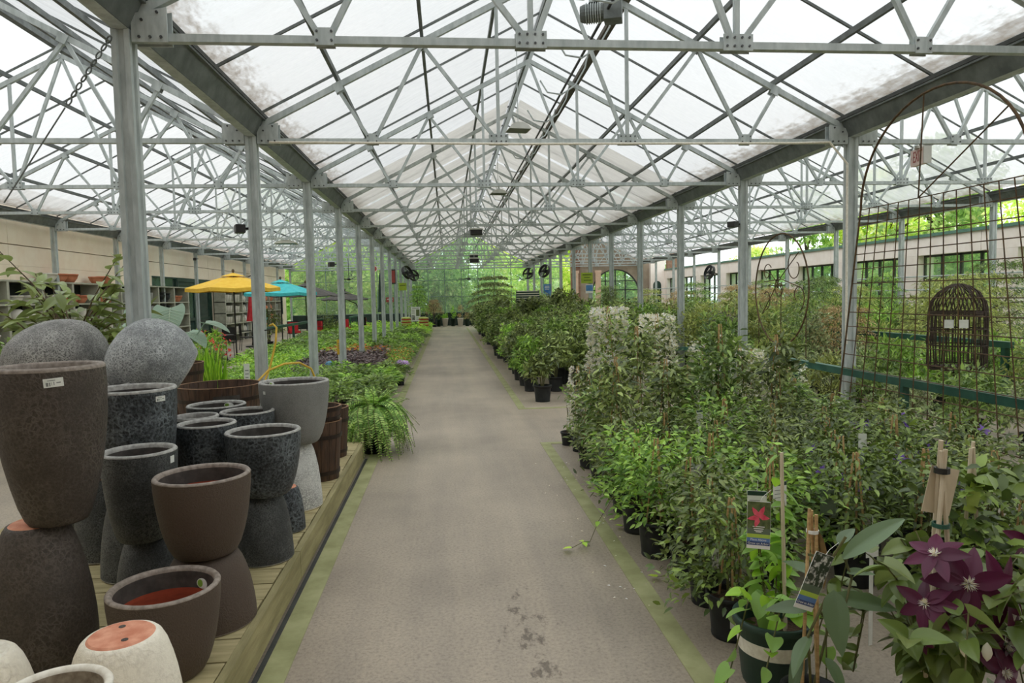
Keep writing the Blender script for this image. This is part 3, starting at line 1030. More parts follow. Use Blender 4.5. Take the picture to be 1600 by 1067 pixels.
def pot(label, loc, r, h, glaze, rim, inner='inner_dark', low='terracotta_red', inv=False, prof=EGG, th=.024, cat='planter', name='glazed_planter', tilt=None, base='terracotta_base', holes=False, low_t=.62):
    t = thing(name, label, cat, loc, random.uniform(0, 6), 'stacked glazed planters on the platform')
    zz = (lambda q: h * (1 - q)) if inv else (lambda q: h * q)
    ts = [0, .015, .03, .07, .12, .18, .25, .32, .4, .48, .55, .63, .7, .78, .85, .92, .975]
    out = [(prof_r(prof, q) * r, zz(q)) for q in ts]
    part('pot_body', lathe([(0.001, zz(0)), (out[0][0] * .8, zz(0))] + out, 48), glaze, t, True)
    a = r * prof[-1][1]
    zr, dz = (0.0, 1) if inv else (h, -1)
    ring = [(prof_r(prof, .975) * r, zz(.975)), (a, zr + dz * .008), (a - th * .25, zr), (a - th * .75, zr), (a - th, zr + dz * .008), (a - th * 1.05, zz(.95))]
    part('pot_rim', lathe(ring, 48), rim, t, True, label='worn paler rim of the planter')
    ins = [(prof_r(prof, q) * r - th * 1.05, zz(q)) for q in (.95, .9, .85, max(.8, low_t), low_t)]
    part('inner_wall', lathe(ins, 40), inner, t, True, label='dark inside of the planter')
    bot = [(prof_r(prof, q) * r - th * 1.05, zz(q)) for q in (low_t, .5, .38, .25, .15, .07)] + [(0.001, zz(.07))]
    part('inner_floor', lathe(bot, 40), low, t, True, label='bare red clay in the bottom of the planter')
    if inv:
        rb = prof_r(prof, 0) * r
        b = part('pot_base', lathe([(0.001, h + .006), (rb * .86, h + .006), (rb * .93, h - .001)], 36), base, t, False, label='unglazed clay underside of the upturned planter')
        if holes:
            for an in (0.4, 3.3):
                part('drain_hole', move(lathe([(0.001, .0015), (.011, .0015), (.011, 0)], 12), rb * .5 * math.cos(an), rb * .5 * math.sin(an), h + .006), 'inner_dark', b)
    t['_r'] = r
    if tilt:
        t.rotation_euler = tilt
    return t


def sticker(root, r, h, prof, az, z, w, hh, ink=True, roll=0.0, inside=0):
    """white price card that follows the wall at azimuth az (world), height z"""
    az = az - root.rotation_euler.z
    V, F = [], []
    rr = lambda zz: prof_r(prof, zz / h) * r + (.003 if not inside else -inside)
    nu = 6
    cr, sr = math.cos(roll), math.sin(roll)

    def pt(u, v, off):
        uu, vv = u * cr - v * sr, u * sr + v * cr
        z_ = z + vv
        q = rr(z_) + off
        a = az + uu / q
        return (q * math.cos(a), q * math.sin(a), z_)
    for i in range(nu + 1):
        for v in (-hh / 2, hh / 2):
            V.append(pt((i / nu - .5) * w, v, 0))
    F = [(2 * i, 2 * i + 2, 2 * i + 3, 2 * i + 1) for i in range(nu)]
    st = part('price_sticker', (V, F), 'tag_white', root, label='white barcode sticker')
    if ink:
        fs = []
        for (u0, u1, v0, v1) in ((-.38, -.26, -.36, .05), (-.22, -.16, -.36, .05), (-.11, -.09, -.3, .05), (.0, .04, -.3, .1), (-.3, .1, .22, .30), (.14, .36, -.1, .02)):
            fs.append(([pt(u0 * w, v0 * hh, .0008), pt(u1 * w, v0 * hh, .0008), pt(u1 * w, v1 * hh, .0008), pt(u0 * w, v1 * hh, .0008)], [(0, 1, 2, 3)]))
        part('barcode', J(*fs), 'ink', st)
    return st


def oval_sticker(root, r, h, prof, az, z, w, hh, th=.027):
    """white oval label with a green disc, stuck on the inside wall"""
    az = az - root.rotation_euler.z

    def disc(cu, cv, a, b, off, n=18):
        V = []
        for i in range(n):
            u, v = cu + a * math.cos(2 * PI * i / n), cv + b * math.sin(2 * PI * i / n)
            q = prof_r(prof, (z + v) / h) * r - th - off
            V.append((q * math.cos(az + u / q), q * math.sin(az + u / q), z + v))
        return V, [tuple(range(n))]
    st = part('oval_sticker', disc(0, 0, w / 2, hh / 2, .002), 'tag_white', root, label='white oval sticker with a green disc')
    part('green_disc', disc(w * .18, 0, w * .24, hh * .36, .0035), 'lf_bright', st)


CAM = Vector((0, 0, EYE))


def face_az(loc, off=0.0):
    return math.atan2(-loc[1], -loc[0]) + off


# brown pair, front
pot('brown upturned planter on the boards under the brown bowl with a clay-red inside', (-1.12, 3.20, PT), .205, .318, 'brown_plain', 'rim_brown', inv=True)
p = pot('matte brown planter with clay-red inside, stacked on an upturned brown one', (-1.115, 3.18, PT + .326), .205, .362, 'brown_plain', 'rim_brown', low_t=.78)
p = pot('low brown planter standing on the boards with a green and white oval sticker inside', (-1.13, 2.755, PT), .205, .355, 'brown_plain', 'rim_brown', th=.026, low_t=.76)
oval_sticker(p, .205, .355, EGG, math.radians(58), .292, .062, .043)
# tall brown stack at the edge
pot('tall brown pebbled upturned planter on the boards carrying the tall brown vase', (-1.70, 2.95, PT), .20, .565, 'brown_glaze', 'rim_brown', inv=True, prof=TALL)
p = pot('tall brown vase with a barcode sticker on an upturned brown planter', (-1.61, 2.95, PT + .573), .20, .64, 'brown_glaze', 'rim_brown', prof=TALL, low='inner_dark')
sticker(p, .20, .64, TALL, face_az((-1.61, 2.95), 0.05), .585, .066, .034, roll=.06)
# charcoal stacks
pot('charcoal speckled upturned planter on the boards behind the brown bowls', (-1.47, 3.50, PT), .18, .32, 'char_fine', 'rim_light', inv=True)
p = pot('charcoal speckled planter with a pale rim between the brown vase and the brown bowl', (-1.485, 3.42, PT + .328), .167, .43, 'char_fine', 'rim_light')
sticker(p, .167, .43, EGG, face_az((-1.485, 3.42), .95), .385, .03, .034, False)
pot('charcoal upturned planter under the tall lava-glazed planter', (-1.69, 3.86, PT), .20, .43, 'char_fine', 'rim_light', inv=True)
p = pot('large charcoal lava-glazed planter with a barcode sticker beside the brown vase', (-1.665, 3.80, PT + .438), .212, .575, 'char_glaze', 'rim_light')
sticker(p, .212, .575, EGG, face_az((-1.665, 3.8), .62), .525, .055, .028)
pot('charcoal upturned planter at the back of the small dark planters', (-1.40, 4.12, PT), .155, .37, 'char_fine', 'rim_light', inv=True)
pot('dark cratered planter in the middle of the charcoal cluster', (-1.40, 4.10, PT + .378), .163, .385, 'char_glaze', 'rim_light')
pot('charcoal upturned planter on the boards at the aisle edge, carrying a cratered planter', (-1.07, 3.96, PT), .162, .372, 'char_fine', 'rim_light', inv=True)
pot('dark cratered planter with a pale rim stacked at the aisle edge', (-1.04, 3.93, PT + .380), .203, .36, 'char_glaze', 'rim_light', low='inner_dark')
pot('small charcoal upturned pot with a clay base at the platform edge', (-1.045, 4.44, PT), .108, .275, 'char_glaze', 'rim_light', inv=True)
pot('white speckled upturned planter at the platform edge below the big grey one', (-1.11, 4.95, PT), .19, .455, 'white_speck', 'rim_white', inv=True, base='rim_white')
p = pot('big pale grey planter raised on a white speckled one in front of the barrels', (-1.08, 4.93, PT + .463), .238, .435, 'grey_glaze', 'rim_light', low='inner_dark')
sticker(p, .238, .435, EGG, face_az((-1.08, 4.93), -.95), .375, .026, .022, False)
oval_sticker(p, .238, .435, EGG, math.radians(150), .40, .05, .035)
pot('charcoal upturned planter behind the cratered aisle-edge planter', (-1.34, 4.68, PT), .15, .35, 'char_fine', 'rim_light', inv=True)
pot('dark planter with a pale rim in front of the big grey planter', (-1.335, 4.68, PT + .358), .173, .38, 'char_glaze', 'rim_light', low='inner_dark')
pot('charcoal upturned planter in front of the wide barrel', (-1.66, 5.03, PT), .17, .36, 'char_fine', 'rim_light', inv=True)
p = pot('wide dark planter with an oval sticker inside, in front of the large barrel', (-1.64, 5.02, PT + .368), .198, .37, 'char_fine', 'rim_light', low='inner_dark')
oval_sticker(p, .198, .37, EGG, math.radians(78), .335, .075, .036)
pot('small dark planter half hidden behind the cratered middle planter', (-1.62, 4.55, PT), .143, .735, 'char_fine', 'rim_light', low='inner_dark', prof=TALL)
pot('narrow dark pot squeezed behind the small dark planters', (-1.79, 4.33, PT), .10, .74, 'char_fine', 'rim_light', low='inner_dark', prof=TALL)
pot('tall dark pot under the tipped streaked grey globe', (-1.95, 4.66, PT), .135, .86, 'char_glaze', 'rim_light', low='inner_dark', prof=TALL)
pot('charcoal upturned planter behind the lava-glazed planter', (-2.01, 4.14, PT), .16, .46, 'char_fine', 'rim_light', inv=True)
p = pot('charcoal planter with a sticker behind the lava-glazed planter, below the globe', (-2.0, 4.14, PT + .468), .165, .53, 'char_glaze', 'rim_light', low='inner_dark')
sticker(p, .165, .53, EGG, face_az((-2.0, 4.14), .35), .49, .05, .03)
# tipped globes
GLOBE = [(0, .20), (.02, .36), (.08, .60), (.18, .80), (.32, .93), (.5, 1.0), (.68, .97), (.82, .88), (.93, .78), (1, .72)]
pot('streaked pale grey globe planter tipped over with its red mouth down', tuple(Vector((-1.83, 4.40, 1.315)) - Vector((.74, .36, -.56)).normalized() * .215), .262, .43, 'grey_streak', 'rim_light', inner='terracotta_red', prof=GLOBE, tilt=tuple(Vector((0, 0, 1)).rotation_difference(Vector((.74, .36, -.56))).to_euler()), name='globe_planter', cat='planter')
pot('tall dark pot under the tipped pebbled grey globe', (-2.40, 4.60, PT), .14, .84, 'char_fine', 'rim_light', low='inner_dark', prof=TALL)
g2 = pot('pebbled dark grey globe planter tipped over at the platform back', (-2.50, 4.52, 1.535), .30, .44, 'grey_pebble', 'rim_light', inner='terracotta_red', prof=GLOBE, tilt=(math.radians(196), math.radians(-14), 0.2), name='globe_planter', cat='planter')
# whites at the near corner
pot('off-white upturned planter with a bare clay base on the near boards', (-1.10, 2.33, PT), .185, .36, 'white_stone', 'rim_white', inv=True, holes=True)
pot('off-white upturned planter at the near end under the open off-white one', (-1.12, 1.96, PT), .13, .12, 'white_stone', 'rim_white', inv=True, base='rim_white')
pot('open off-white planter nearest the camera on the platform', (-1.12, 1.97, PT + .128), .148, .255, 'white_stone', 'rim_white', inner='inner_beige', low='inner_beige')
pot('white upturned planter at the platform back near the tall brown vase', (-1.57, 2.33, PT), .19, .32, 'white_stone', 'rim_white', inv=True, base='rim_white')
pot('tall white vase stacked beside the tall brown vase', (-1.66, 2.32, PT + .328), .165, .48, 'white_stone', 'rim_white', prof=TALL, low='inner_dark')


# ---- half barrels
def barrel(label, loc, rt, rb, h, n=20, plate=False, handle=True):
    t = thing('barrel_planter', label, 'barrel', loc, random.uniform(0, 1), 'stained wooden barrel planters')
    th = .016
    for i in range(n):
        a0, a1 = 2 * PI * i / n + .006, 2 * PI * (i + 1) / n - .006
        V = []
        dr = random.uniform(-.0015, .0015)
        for r0, z in ((rb, 0), (rt, h + random.uniform(-.002, .002))):
            for rr in (r0 + dr, r0 - th + dr):
                for a in (a0, (a0 + a1) / 2, a1):
                    V.append((rr * math.cos(a), rr * math.sin(a), z))
        F = [(0, 1, 7, 6), (1, 2, 8, 7), (4, 3, 9, 10), (5, 4, 10, 11), (6, 7, 10, 9), (7, 8, 11, 10), (0, 3, 4, 1), (1, 4, 5, 2), (0, 6, 9, 3), (2, 5, 11, 8)]
        part('stave', (V, F), 'barrel', t)
    part('cut_edge', lathe([(rt + .001, h + .001), (rt - th, h + .001), (rt - th, h + .004), (rt + .001, h + .004)], 40, True), 'barrel_edge', t, label='paler sawn top edge')
    for f in (.10, .72):
        r = rb + (rt - rb) * f + .002
        dzr = (rt - rb) / h * .03
        part('hoop', lathe([(r, h * f), (r + .004, h * f), (r + .004 + dzr, h * f + .03), (r + dzr, h * f + .03)], 40, True), 'barrel_hoop', t)
    part('barrel_floor', lathe([(0.001, .03), (rb - th, .03), (rb - th, .02), (0.001, .02)], 24), 'barrel', t)
    if plate:
        az = face_az(loc) - t.rotation_euler.z + 0.16
        sp = []
        q = lambda z: rb + (rt - rb) * z / h + .006
        def patch(u0, u1, z0, z1, off):
            V = []
            for i in range(7):
                for z in (z0, z1):
                    a = az + (u0 + (u1 - u0) * i / 6) / rt
                    V.append(((q(z) + off) * math.cos(a), (q(z) + off) * math.sin(a), z))
            return V, [(2 * i, 2 * i + 2, 2 * i + 3, 2 * i + 1) for i in range(6)]
        lb = part('product_label', patch(-.10, .10, h * .42, h * .86, 0), 'inner_dark', t, label='dark paper label with a tan band')
        part('label_band', patch(-.085, .05, h * .56, h * .72, .001), 'barrel_edge', lb)
        part('label_patch', patch(.055, .082, h * .66, h * .72, .0015), 'tag_white', lb)
        part('barcode', J(*[patch(-.09 + .018 * i, -.083 + .018 * i, h * .44, h * .52, .001) for i in range(5)], patch(.05, .085, h * .44, h * .54, .001)), 'ink', lb)
    return t


barrel('wide half barrel under the labelled half barrel', (-1.86, 5.78, PT), .335, .29, .36, 24)
barrel('large dark wooden half barrel with a paper label behind the charcoal planters', (-1.86, 5.78, PT + .368), .325, .28, .42, 24, True)
barrel('wooden barrel planter at the back of the platform under a matching one', (-2.50, 6.55, PT), .265, .235, .54, 18)
barrel('upper wooden barrel planter at the back of the platform in front of the grassy pot', (-2.50, 6.55, PT + .548), .255, .22, .36, 18)
barrel('tall wooden barrel planter at the platform edge holding a second one', (-1.075, 5.72, PT), .190, .152, .475, 16)
barrel('wooden barrel planter nested in the tall one at the platform edge', (-1.07, 5.72, PT + .478), .184, .165, .115, 16)
barrel('wooden barrel planter at the end of the platform beside the fern', (-1.12, 6.52, PT), .178, .145, .46, 16)

# ================================================================ plants
TA = np.array([(0, 0, 0), (.30, -.46, .05), (.32, 0, -.03), (.30, .46, .05), (.68, -.36, .0), (.70, 0, -.06), (.68, .36, .0), (1, 0, -.16)], float)
FA = np.array([(0, 2, 1), (0, 3, 2), (1, 2, 5), (1, 5, 4), (2, 3, 6), (2, 6, 5), (4, 5, 7), (5, 6, 7)])
TB = np.array([(0, 0, 0), (.42, -.5, .08), (.42, .5, .08), (1, 0, -.08)], float)
FB = np.array([(0, 3, 1), (0, 2, 3)])


def norm(a):
    return a / np.maximum(np.linalg.norm(a, axis=1, keepdims=True), 1e-9)


def leaves(pos, d, up, L, wr, fine=True):
    """a leaf at every pos, pointing along d, its face towards up; L lengths, wr width ratio"""
    T, F = (TA, FA) if fine else (TB, FB)
    n = len(pos)
    d = norm(d)
    s = norm(np.cross(up, d))
    u = np.cross(d, s)
    L = np.broadcast_to(np.asarray(L, float), (n,))
    V = (pos[:, None, :] + d[:, None, :] * (T[None, :, 0:1] * L[:, None, None]) + s[:, None, :] * (T[None, :, 1:2] * (L * wr)[:, None, None]) + u[:, None, :] * (T[None, :, 2:3] * L[:, None, None]))
    Fo = F[None] + (np.arange(n) * len(T))[:, None, None]
    return V.reshape(-1, 3), Fo.reshape(-1, 3)


def JN(*vf):
    o, Vs, Fs = 0, [], []
    for v, f in vf:
        Vs.append(v)
        Fs.append(f + o)
        o += len(v)
    return np.concatenate(Vs), np.concatenate(Fs)


def dome(rng, n, r, z0, z1, L, wr, fine=True, up=0.5, fill=.55):
    a = rng.uniform(0, 2 * PI, n)
    q = np.sqrt(rng.uniform(0, 1, n))
    rad = q * r
    top = z0 + (z1 - z0) * np.sqrt(np.maximum(0, 1 - (q * .96) ** 2))
    z = z0 + (top - z0) * (1 - fill * rng.uniform(0, 1, n) ** 2)
    P = np.stack([rad * np.cos(a), rad * np.sin(a), z], 1)
    b = a + rng.normal(0, .7, n)
    D = np.stack([np.cos(b), np.sin(b), rng.normal(up - .6 * q, .35, n)], 1)
    U = np.stack([.5 * np.cos(a) * q, .5 * np.sin(a) * q, np.ones(n)], 1) + rng.normal(0, .35, (n, 3))
    return leaves(P, D, U, L * rng.uniform(.65, 1.2, n), wr, fine)


def blob(rng, n, c, r, L, wr, fine=True, shell=.5, droop=0.1):
    v = norm(rng.normal(0, 1, (n, 3)))
    q = shell + (1 - shell) * rng.uniform(0, 1, n) ** .6
    P = np.array(c) + v * q[:, None] * np.array(r)
    D = v + rng.normal(0, .6, (n, 3)) - np.array((0, 0, droop))
    U = v * .6 + np.array((0, 0, .8)) + rng.normal(0, .4, (n, 3))
    return leaves(P, D, U, L * rng.uniform(.6, 1.2, n), wr, fine)


def shrubby(rng, n, r, z0, z1, L, wr, fine=True, lumps=9):
    lumps = int(lumps * 1.9)
    """several overlapping leaf clumps of different height, as on a bushy shrub"""
    out = []
    h = z1 - z0
    for i in range(lumps):
        a, q = rng.uniform(0, 2 * PI), rng.uniform(0, 1) ** .5
        t = rng.uniform(.1, .92)
        wid = r * (1 - .55 * max(0, t - .45))
        c = (wid * .78 * q * math.cos(a), wid * .78 * q * math.sin(a), z0 + h * t)
        rr = r * rng.uniform(.22, .40)
        out.append(blob(rng, n // lumps, c, (rr, rr, rr * .75), L, wr, fine, .3))
    a = rng.uniform(0, 2 * PI, 10)
    for k in range(10):   # loose shoots above the clumps
        x, y = r * .6 * math.cos(a[k]) * rng.uniform(0, 1), r * .6 * math.sin(a[k]) * rng.uniform(0, 1)
        zt = z1 * rng.uniform(.86, 1.06)
        m = 9
        P = np.stack([np.full(m, x), np.full(m, y), np.linspace(zt - .22, zt, m)], 1) + rng.normal(0, .01, (m, 3))
        b = rng.uniform(0, 2 * PI, m)
        out.append(leaves(P, np.stack([np.cos(b), np.sin(b), np.full(m, .6)], 1), np.tile([0, 0, 1.], (m, 1)), L * rng.uniform(.7, 1.1, m), wr, fine))
    return JN(*out)


def columnar(rng, n, r, z0, z1, L, wr, fine=True, taper=.4):
    m = max(6, n // 20)                      # leaves sit in clumps, with gaps between them
    tc, ac = rng.uniform(0, 1, m), rng.uniform(0, 2 * PI, m)
    bul = (1 - taper * tc) * (.75 + .4 * np.sin(tc * 19 + rng.uniform(0, 6)) * np.cos(ac * 2 + tc * 7))
    rc = r * bul * rng.uniform(.45, 1.05, m)
    k = rng.integers(0, m, n)
    P = np.stack([rc * np.cos(ac), rc * np.sin(ac), z0 + (z1 - z0) * tc], 1)[k] + rng.normal(0, 1, (n, 3)) * np.array((.24 * r, .24 * r, .035 * (z1 - z0) + .012))
    a = np.arctan2(P[:, 1], P[:, 0])
    b = a + rng.normal(0, .6, n)
    D = np.stack([np.cos(b), np.sin(b), rng.normal(.0, .55, n)], 1)
    U = np.stack([.5 * np.cos(a), .5 * np.sin(a), np.ones(n)], 1) + rng.normal(0, .45, (n, 3))
    return leaves(P, D, U, L * rng.uniform(.6, 1.2, n), wr, fine)


def tiers(rng, n, r, z0, z1, L, wr, levels=6):
    """layered, spreading crown of a lace-leaf maple: flat sprays that droop at the rim"""
    out = []
    for k in range(levels):
        t = (k + .5) / levels
        rr = r * (1 - .62 * t ** 1.6)
        m = int(n / levels * (1.25 - .5 * t))
        nb = 5
        for j in range(nb):
            a0 = 2 * PI * (j + rng.uniform(0, .8)) / nb
            c = np.array((rr * .55 * math.cos(a0), rr * .55 * math.sin(a0)))
            mm = m // nb
            v = rng.normal(0, 1, (mm, 2))
            v = v / np.maximum(1, np.linalg.norm(v, axis=1, keepdims=True)) * rng.uniform(.1, 1, (mm, 1)) ** .6
            xy = c + v * rr * .5
            d = np.linalg.norm(xy, axis=1) / r
            z = z0 + (z1 - z0) * t + .10 - .38 * (z1 - z0) * d ** 2 * .8 + rng.normal(0, .035, mm)
            P = np.concatenate([xy, z[:, None]], 1)
            b = np.arctan2(xy[:, 1], xy[:, 0]) + rng.normal(0, .7, mm)
            D = np.stack([np.cos(b), np.sin(b), rng.normal(-.55, .3, mm)], 1)
            U = np.tile([0, 0, 1.], (mm, 1)) + rng.normal(0, .3, (mm, 3))
            out.append(leaves(P, D, U, L * rng.uniform(.6, 1.2, mm), wr, False))
    return JN(*out)


def flowers(rng, P, size, m, petals=5):
    """small five-petalled blossoms at the points P"""
    n = len(P)
    ax = norm(rng.normal(0, 1, (n, 3)) + np.array((0, 0, .5)))
    t1 = norm(np.cross(ax, rng.normal(0, 1, (n, 3))))
    t2 = np.cross(ax, t1)
    out = []
    for k in range(petals):
        an = 2 * PI * k / petals
        D = t1 * math.cos(an) + t2 * math.sin(an) + ax * .25
        out.append(leaves(P, D, ax, size, .55, False))
    return JN(*out)


def stems(rng, n, r, z0, z1, thick=.006, spread=.8):
    out = []
    for i in range(n):
        a = rng.uniform(0, 2 * PI)
        q = rng.uniform(.3, 1) * r * spread
        m = (q * .35 * math.cos(a), q * .35 * math.sin(a), z0 + (z1 - z0) * .45)
        out.append(tube([(.02 * math.cos(a), .02 * math.sin(a), z0), m, (q * math.cos(a), q * math.sin(a), z1 * rng.uniform(.75, .95))], [thick, thick * .8, thick * .4], 5, False))
    return J(*out)


# nursery pot, shared by all: ribbed black plastic tub with a rolled lip, and bark mulch inside
def nursery_mesh(r, h, n=28):
    pr = [(0.001, 0), (r * .80, 0), (r * .82, .012), (r * .80, .02), (r * .93, h * .80), (r * .935, h * .82), (r * .96, h * .83), (r * .985, h - .022), (r * 1.03, h - .02), (r * 1.035, h - .002), (r * .97, h), (r * .955, h - .03), (r * .90, h * .72)]
    return mesh('nursery_pot', lathe(pr, n), 'black_plastic', True)


def mulch_mesh(r, z):
    rng = np.random.default_rng(5)
    pr = [(0.001, z + .015), (r * .3, z + .012), (r * .6, z + .006), (r * .93, z)]
    V, F = lathe(pr, 20)
    V = [(x, y, zz + rng.normal(0, .004)) for x, y, zz in V]
    n = 60
    a, q = rng.uniform(0, 2 * PI, n), np.sqrt(rng.uniform(0, .8, n)) * r
    P = np.stack([q * np.cos(a), q * np.sin(a), np.full(n, z + .012)], 1)
    b = rng.uniform(0, 2 * PI, n)
    ch = leaves(P, np.stack([np.cos(b), np.sin(b), rng.normal(0, .3, n)], 1), np.tile([0, 0, 1.], (n, 1)), .03, .3, False)
    o = len(V)
    V = list(V) + [tuple(v) for v in ch[0]]
    F = list(F) + [tuple(int(i) + o for i in f) for f in ch[1]]
    return mesh('bark_mulch', (V, F), 'soil', False)


POT = {s: (nursery_mesh(r, h), mulch_mesh(r * .93, h * .82), r, h) for s, r, h in (('small', .085, .15), ('mid', .118, .215), ('large', .150, .27))}


def potted(name, cat, size, fol, fm, extra=(), stem=None, canes=None):
    """a prototype: root at the base of the pot, out of the scene until it is placed"""
    t = thing(name, '', cat)
    pm, mm, r, h = POT[size]
    place('nursery_pot', pm, t)
    place('bark_mulch', mm, t, kind='stuff')
    if stem is not None:
        part('stems', stem, 'stem', t, kind='stuff')
    if canes:
        for cpts in canes:
            part('bamboo_cane', tube(cpts, .0052, 6), 'bamboo', t)
    part('foliage', fol, fm, t, kind='stuff')
    for nm, vf, m_ in extra:
        part(nm, vf, m_, t, kind='stuff')
    t['_used'] = 0
    return t


def use(proto, loc, rz, label, group, scale=None):
    if not proto['_used']:
        proto['_used'] = 1
        proto.location = loc
        proto.rotation_euler = (0, 0, rz)
        if scale is not None:
            proto.scale = scale if isinstance(scale, (tuple, list)) else (scale,) * 3
        proto['label'] = label
        proto['group'] = group
        return proto
    return dup(proto, loc, rz, label, group, scale if scale is not None else 1.0)


R = np.random.default_rng(3)

# ---------------- bedding plants on the west side of the aisle
def bed(fm, L, wr, n=240, r=.27, z1=.46, fine=True, extra=()):
    return potted('bedding_plant', 'plant', 'small', dome(R, n, r, .15, z1, L, wr, fine), fm, extra, stems(R, 5, r, .13, z1 * .8))


def bloom(c, r, n=70):
    v = norm(R.normal(0, 1, (n, 3)))
    v[:, 2] = np.abs(v[:, 2]) * .8
    return flowers(R, np.array(c) + v * r, .028, None, 4)


BED = {'mid': [bed('lf_mid', .105, .36, 260), bed('lf_bright', .10, .38, 260), bed('lf_mid', .095, .40, 280)],
       'bright': [bed('lf_bright', .085, .36, 320, .27, .44), bed('lf_lime', .08, .38, 320, .26, .42)],
       'lime': [bed('lf_lime', .085, .36, 300, .28, .48)],
       'purple': [bed('lf_purple', .10, .42, 240, .26, .40), bed('lf_purple', .09, .45, 260, .27, .42)],
       'orange': [bed('lf_bright', .08, .40, 150, .25, .38, True, [('blossoms', dome(R, 120, .25, .22, .44, .06, .45), 'lf_orange')])],
       'green orange': [bed('lf_bright', .07, .36, 260, .25, .40, True, [('blossoms', dome(R, 40, .25, .25, .42, .05, .45), 'lf_orange')])]}
hyd = bed('lf_mid', .105, .38, 260, .26, .42)
DESC = {'mid': 'broad-leaved mid-green bedding plant', 'bright': 'bright green bedding plant', 'lime': 'lime green bedding plant', 'purple': 'dark purple-leaved bedding plant',
        'orange': 'orange-leaved bedding plant', 'green orange': 'orange-flecked bedding plant'}


def bed_kind(x, y):
    if y < 13.5:
        return 'bright' if x < -2.5 else 'mid'
    if y < 17.7:
        return 'green orange' if x > -1.25 else 'purple' if x > -3.15 else 'lime' if y < 15.5 else 'bright'
    if y < 18.5 and -3.0 < x < -1.4:
        return 'orange'
    if y > 26:
        return 'lime' if R.uniform() < .5 else 'bright'
    return 'mid' if R.uniform() < .55 else 'bright'


rowi = 0
y = 9.95
while y < 36.5:
    if y < 16.2:
        st, nx, sc = .46, 7, (1, 1, 1)
    elif y < 24:
        st, nx, sc = .62, 7, (1.28, 1.28, 1.05)
    else:
        st, nx, sc = .95, 6, (1.85, 1.85, 1.15)
    sx = {.46: .46, .62: .58, .95: .72}[st]
    for i in range(nx):
        x = -1.13 - (.14 if st > .9 else .05 if st > .5 else 0) - sx * i + R.normal(0, .025)
        yy = y + R.normal(0, .03) + (.2 * st if i % 2 else 0)
        if abs(x - XL) < .14 * sc[0] and min(abs((yy - Y0) % BAY), BAY - abs((yy - Y0) % BAY)) < .2 * sc[0]:
            continue
        kd = bed_kind(x, yy)
        pr = BED[kd][int(R.integers(len(BED[kd])))]
        s_ = R.uniform(.92, 1.1)
        lab = DESC[kd] + ', %s from the aisle line in the %s row past the fern' % (ORD[i], ORD[rowi])
        grp = 'bedding plants of the long bed'
        use(pr, (x, yy, 0), R.uniform(0, 6.2), lab, grp, tuple(q * s_ for q in sc))
    y += st
    rowi += 1
for (x, yy, fm, nm) in ((-.93, 13.35, 'fl_mauve', 'mauve'), (-2.25, 13.42, 'fl_blue', 'pale blue')):
    t = thing('hydrangea', 'hydrangea with a %s flower head in front of the purple-leaved plants' % nm, 'plant', (x, yy, 0), 0, 'flowering hydrangeas')
    pm, mm, r, h = POT['small']
    place('nursery_pot', pm, t); place('bark_mulch', mm, t, kind='stuff')
    part('foliage', dome(R, 120, .19, .15, .40, .10, .38), 'lf_mid', t, kind='stuff')
    part('stems', stems(R, 4, .12, .13, .4), 'stem', t, kind='stuff')
    for c in ((.0, -.05, .42), (.09, .04, .40)) if nm == 'mauve' else ((0, -.04, .43),):
        part('flower_head', bloom(c, .075), fm, t, kind='stuff')

# ---------------- trailing fern at the end of the platform
def frond(rng, length, end):
    """a fern frond that rises, arches over and ends pointing `end` degrees from the horizontal"""
    n = 34
    s = np.linspace(0, 1, n)
    st_ = 74 if end > -50 else 62
    ph = np.radians(st_ + (end - st_) * np.minimum(1, s * (1.0 if end > -50 else 1.7)) ** .8)
    x = np.concatenate([[0], np.cumsum(np.cos(ph[:-1]))]) * length / n
    z = np.concatenate([[0], np.cumsum(np.sin(ph[:-1]))]) * length / n
    pts = np.stack([x, np.zeros(n), z], 1)
    tang = norm(np.gradient(pts, axis=0))
    P, D, U, L = [], [], [], []
    for i in range(3, n):
        w = .052 * math.sin(PI * min(1, (.14 + .86 * s[i])) ** .8) ** .7 + .006
        for sd in (-1, 1):
            P.append(pts[i]); D.append(np.array((tang[i][0] * .35, sd * 1.0, tang[i][2] * .35 - .10))); U.append(np.array((-tang[i][2], 0, tang[i][0]))); L.append(w)
    return leaves(np.array(P), np.array(D), np.array(U), np.array(L), .34, True), tube([tuple(p) for p in pts[::3]], .0028, 4, False)


fern = thing('boston_fern', 'bushy trailing fern spilling over the path at the platform end', 'fern', (-.82, 7.50, 0))
part('nursery_pot', lathe([(0.001, 0), (.11, 0), (.14, .38), (.148, .38), (.148, .41), (.135, .41), (.13, .34)], 28), 'black_plastic', fern, True)
part('bark_mulch', lathe([(.001, .37), (.135, .36)], 20), 'soil', fern)
fr_meshes = []
for dr, ln in ((35, .38), (-20, .46), (-66, .62), (-80, .78), (-86, .90)):
    for q in range(2):
        lf, rb = frond(R, ln * R.uniform(.93, 1.05), dr)
        fr_meshes.append((mesh('frond', lf, 'lf_fern'), mesh('midrib', rb, 'stem')))
for i in range(150):
    g = int(R.integers(len(fr_meshes))) if i % 2 else int(R.integers(4, len(fr_meshes)))
    o = place('frond', fr_meshes[g][0], fern, (R.normal(0, .035), R.normal(0, .035), .38 + R.uniform(0, .05)), 0)
    o.rotation_euler = (R.normal(0, .15), R.normal(-.05, .16), R.uniform(0, 2 * PI))
    k_ = place('midrib', fr_meshes[g][1], o)

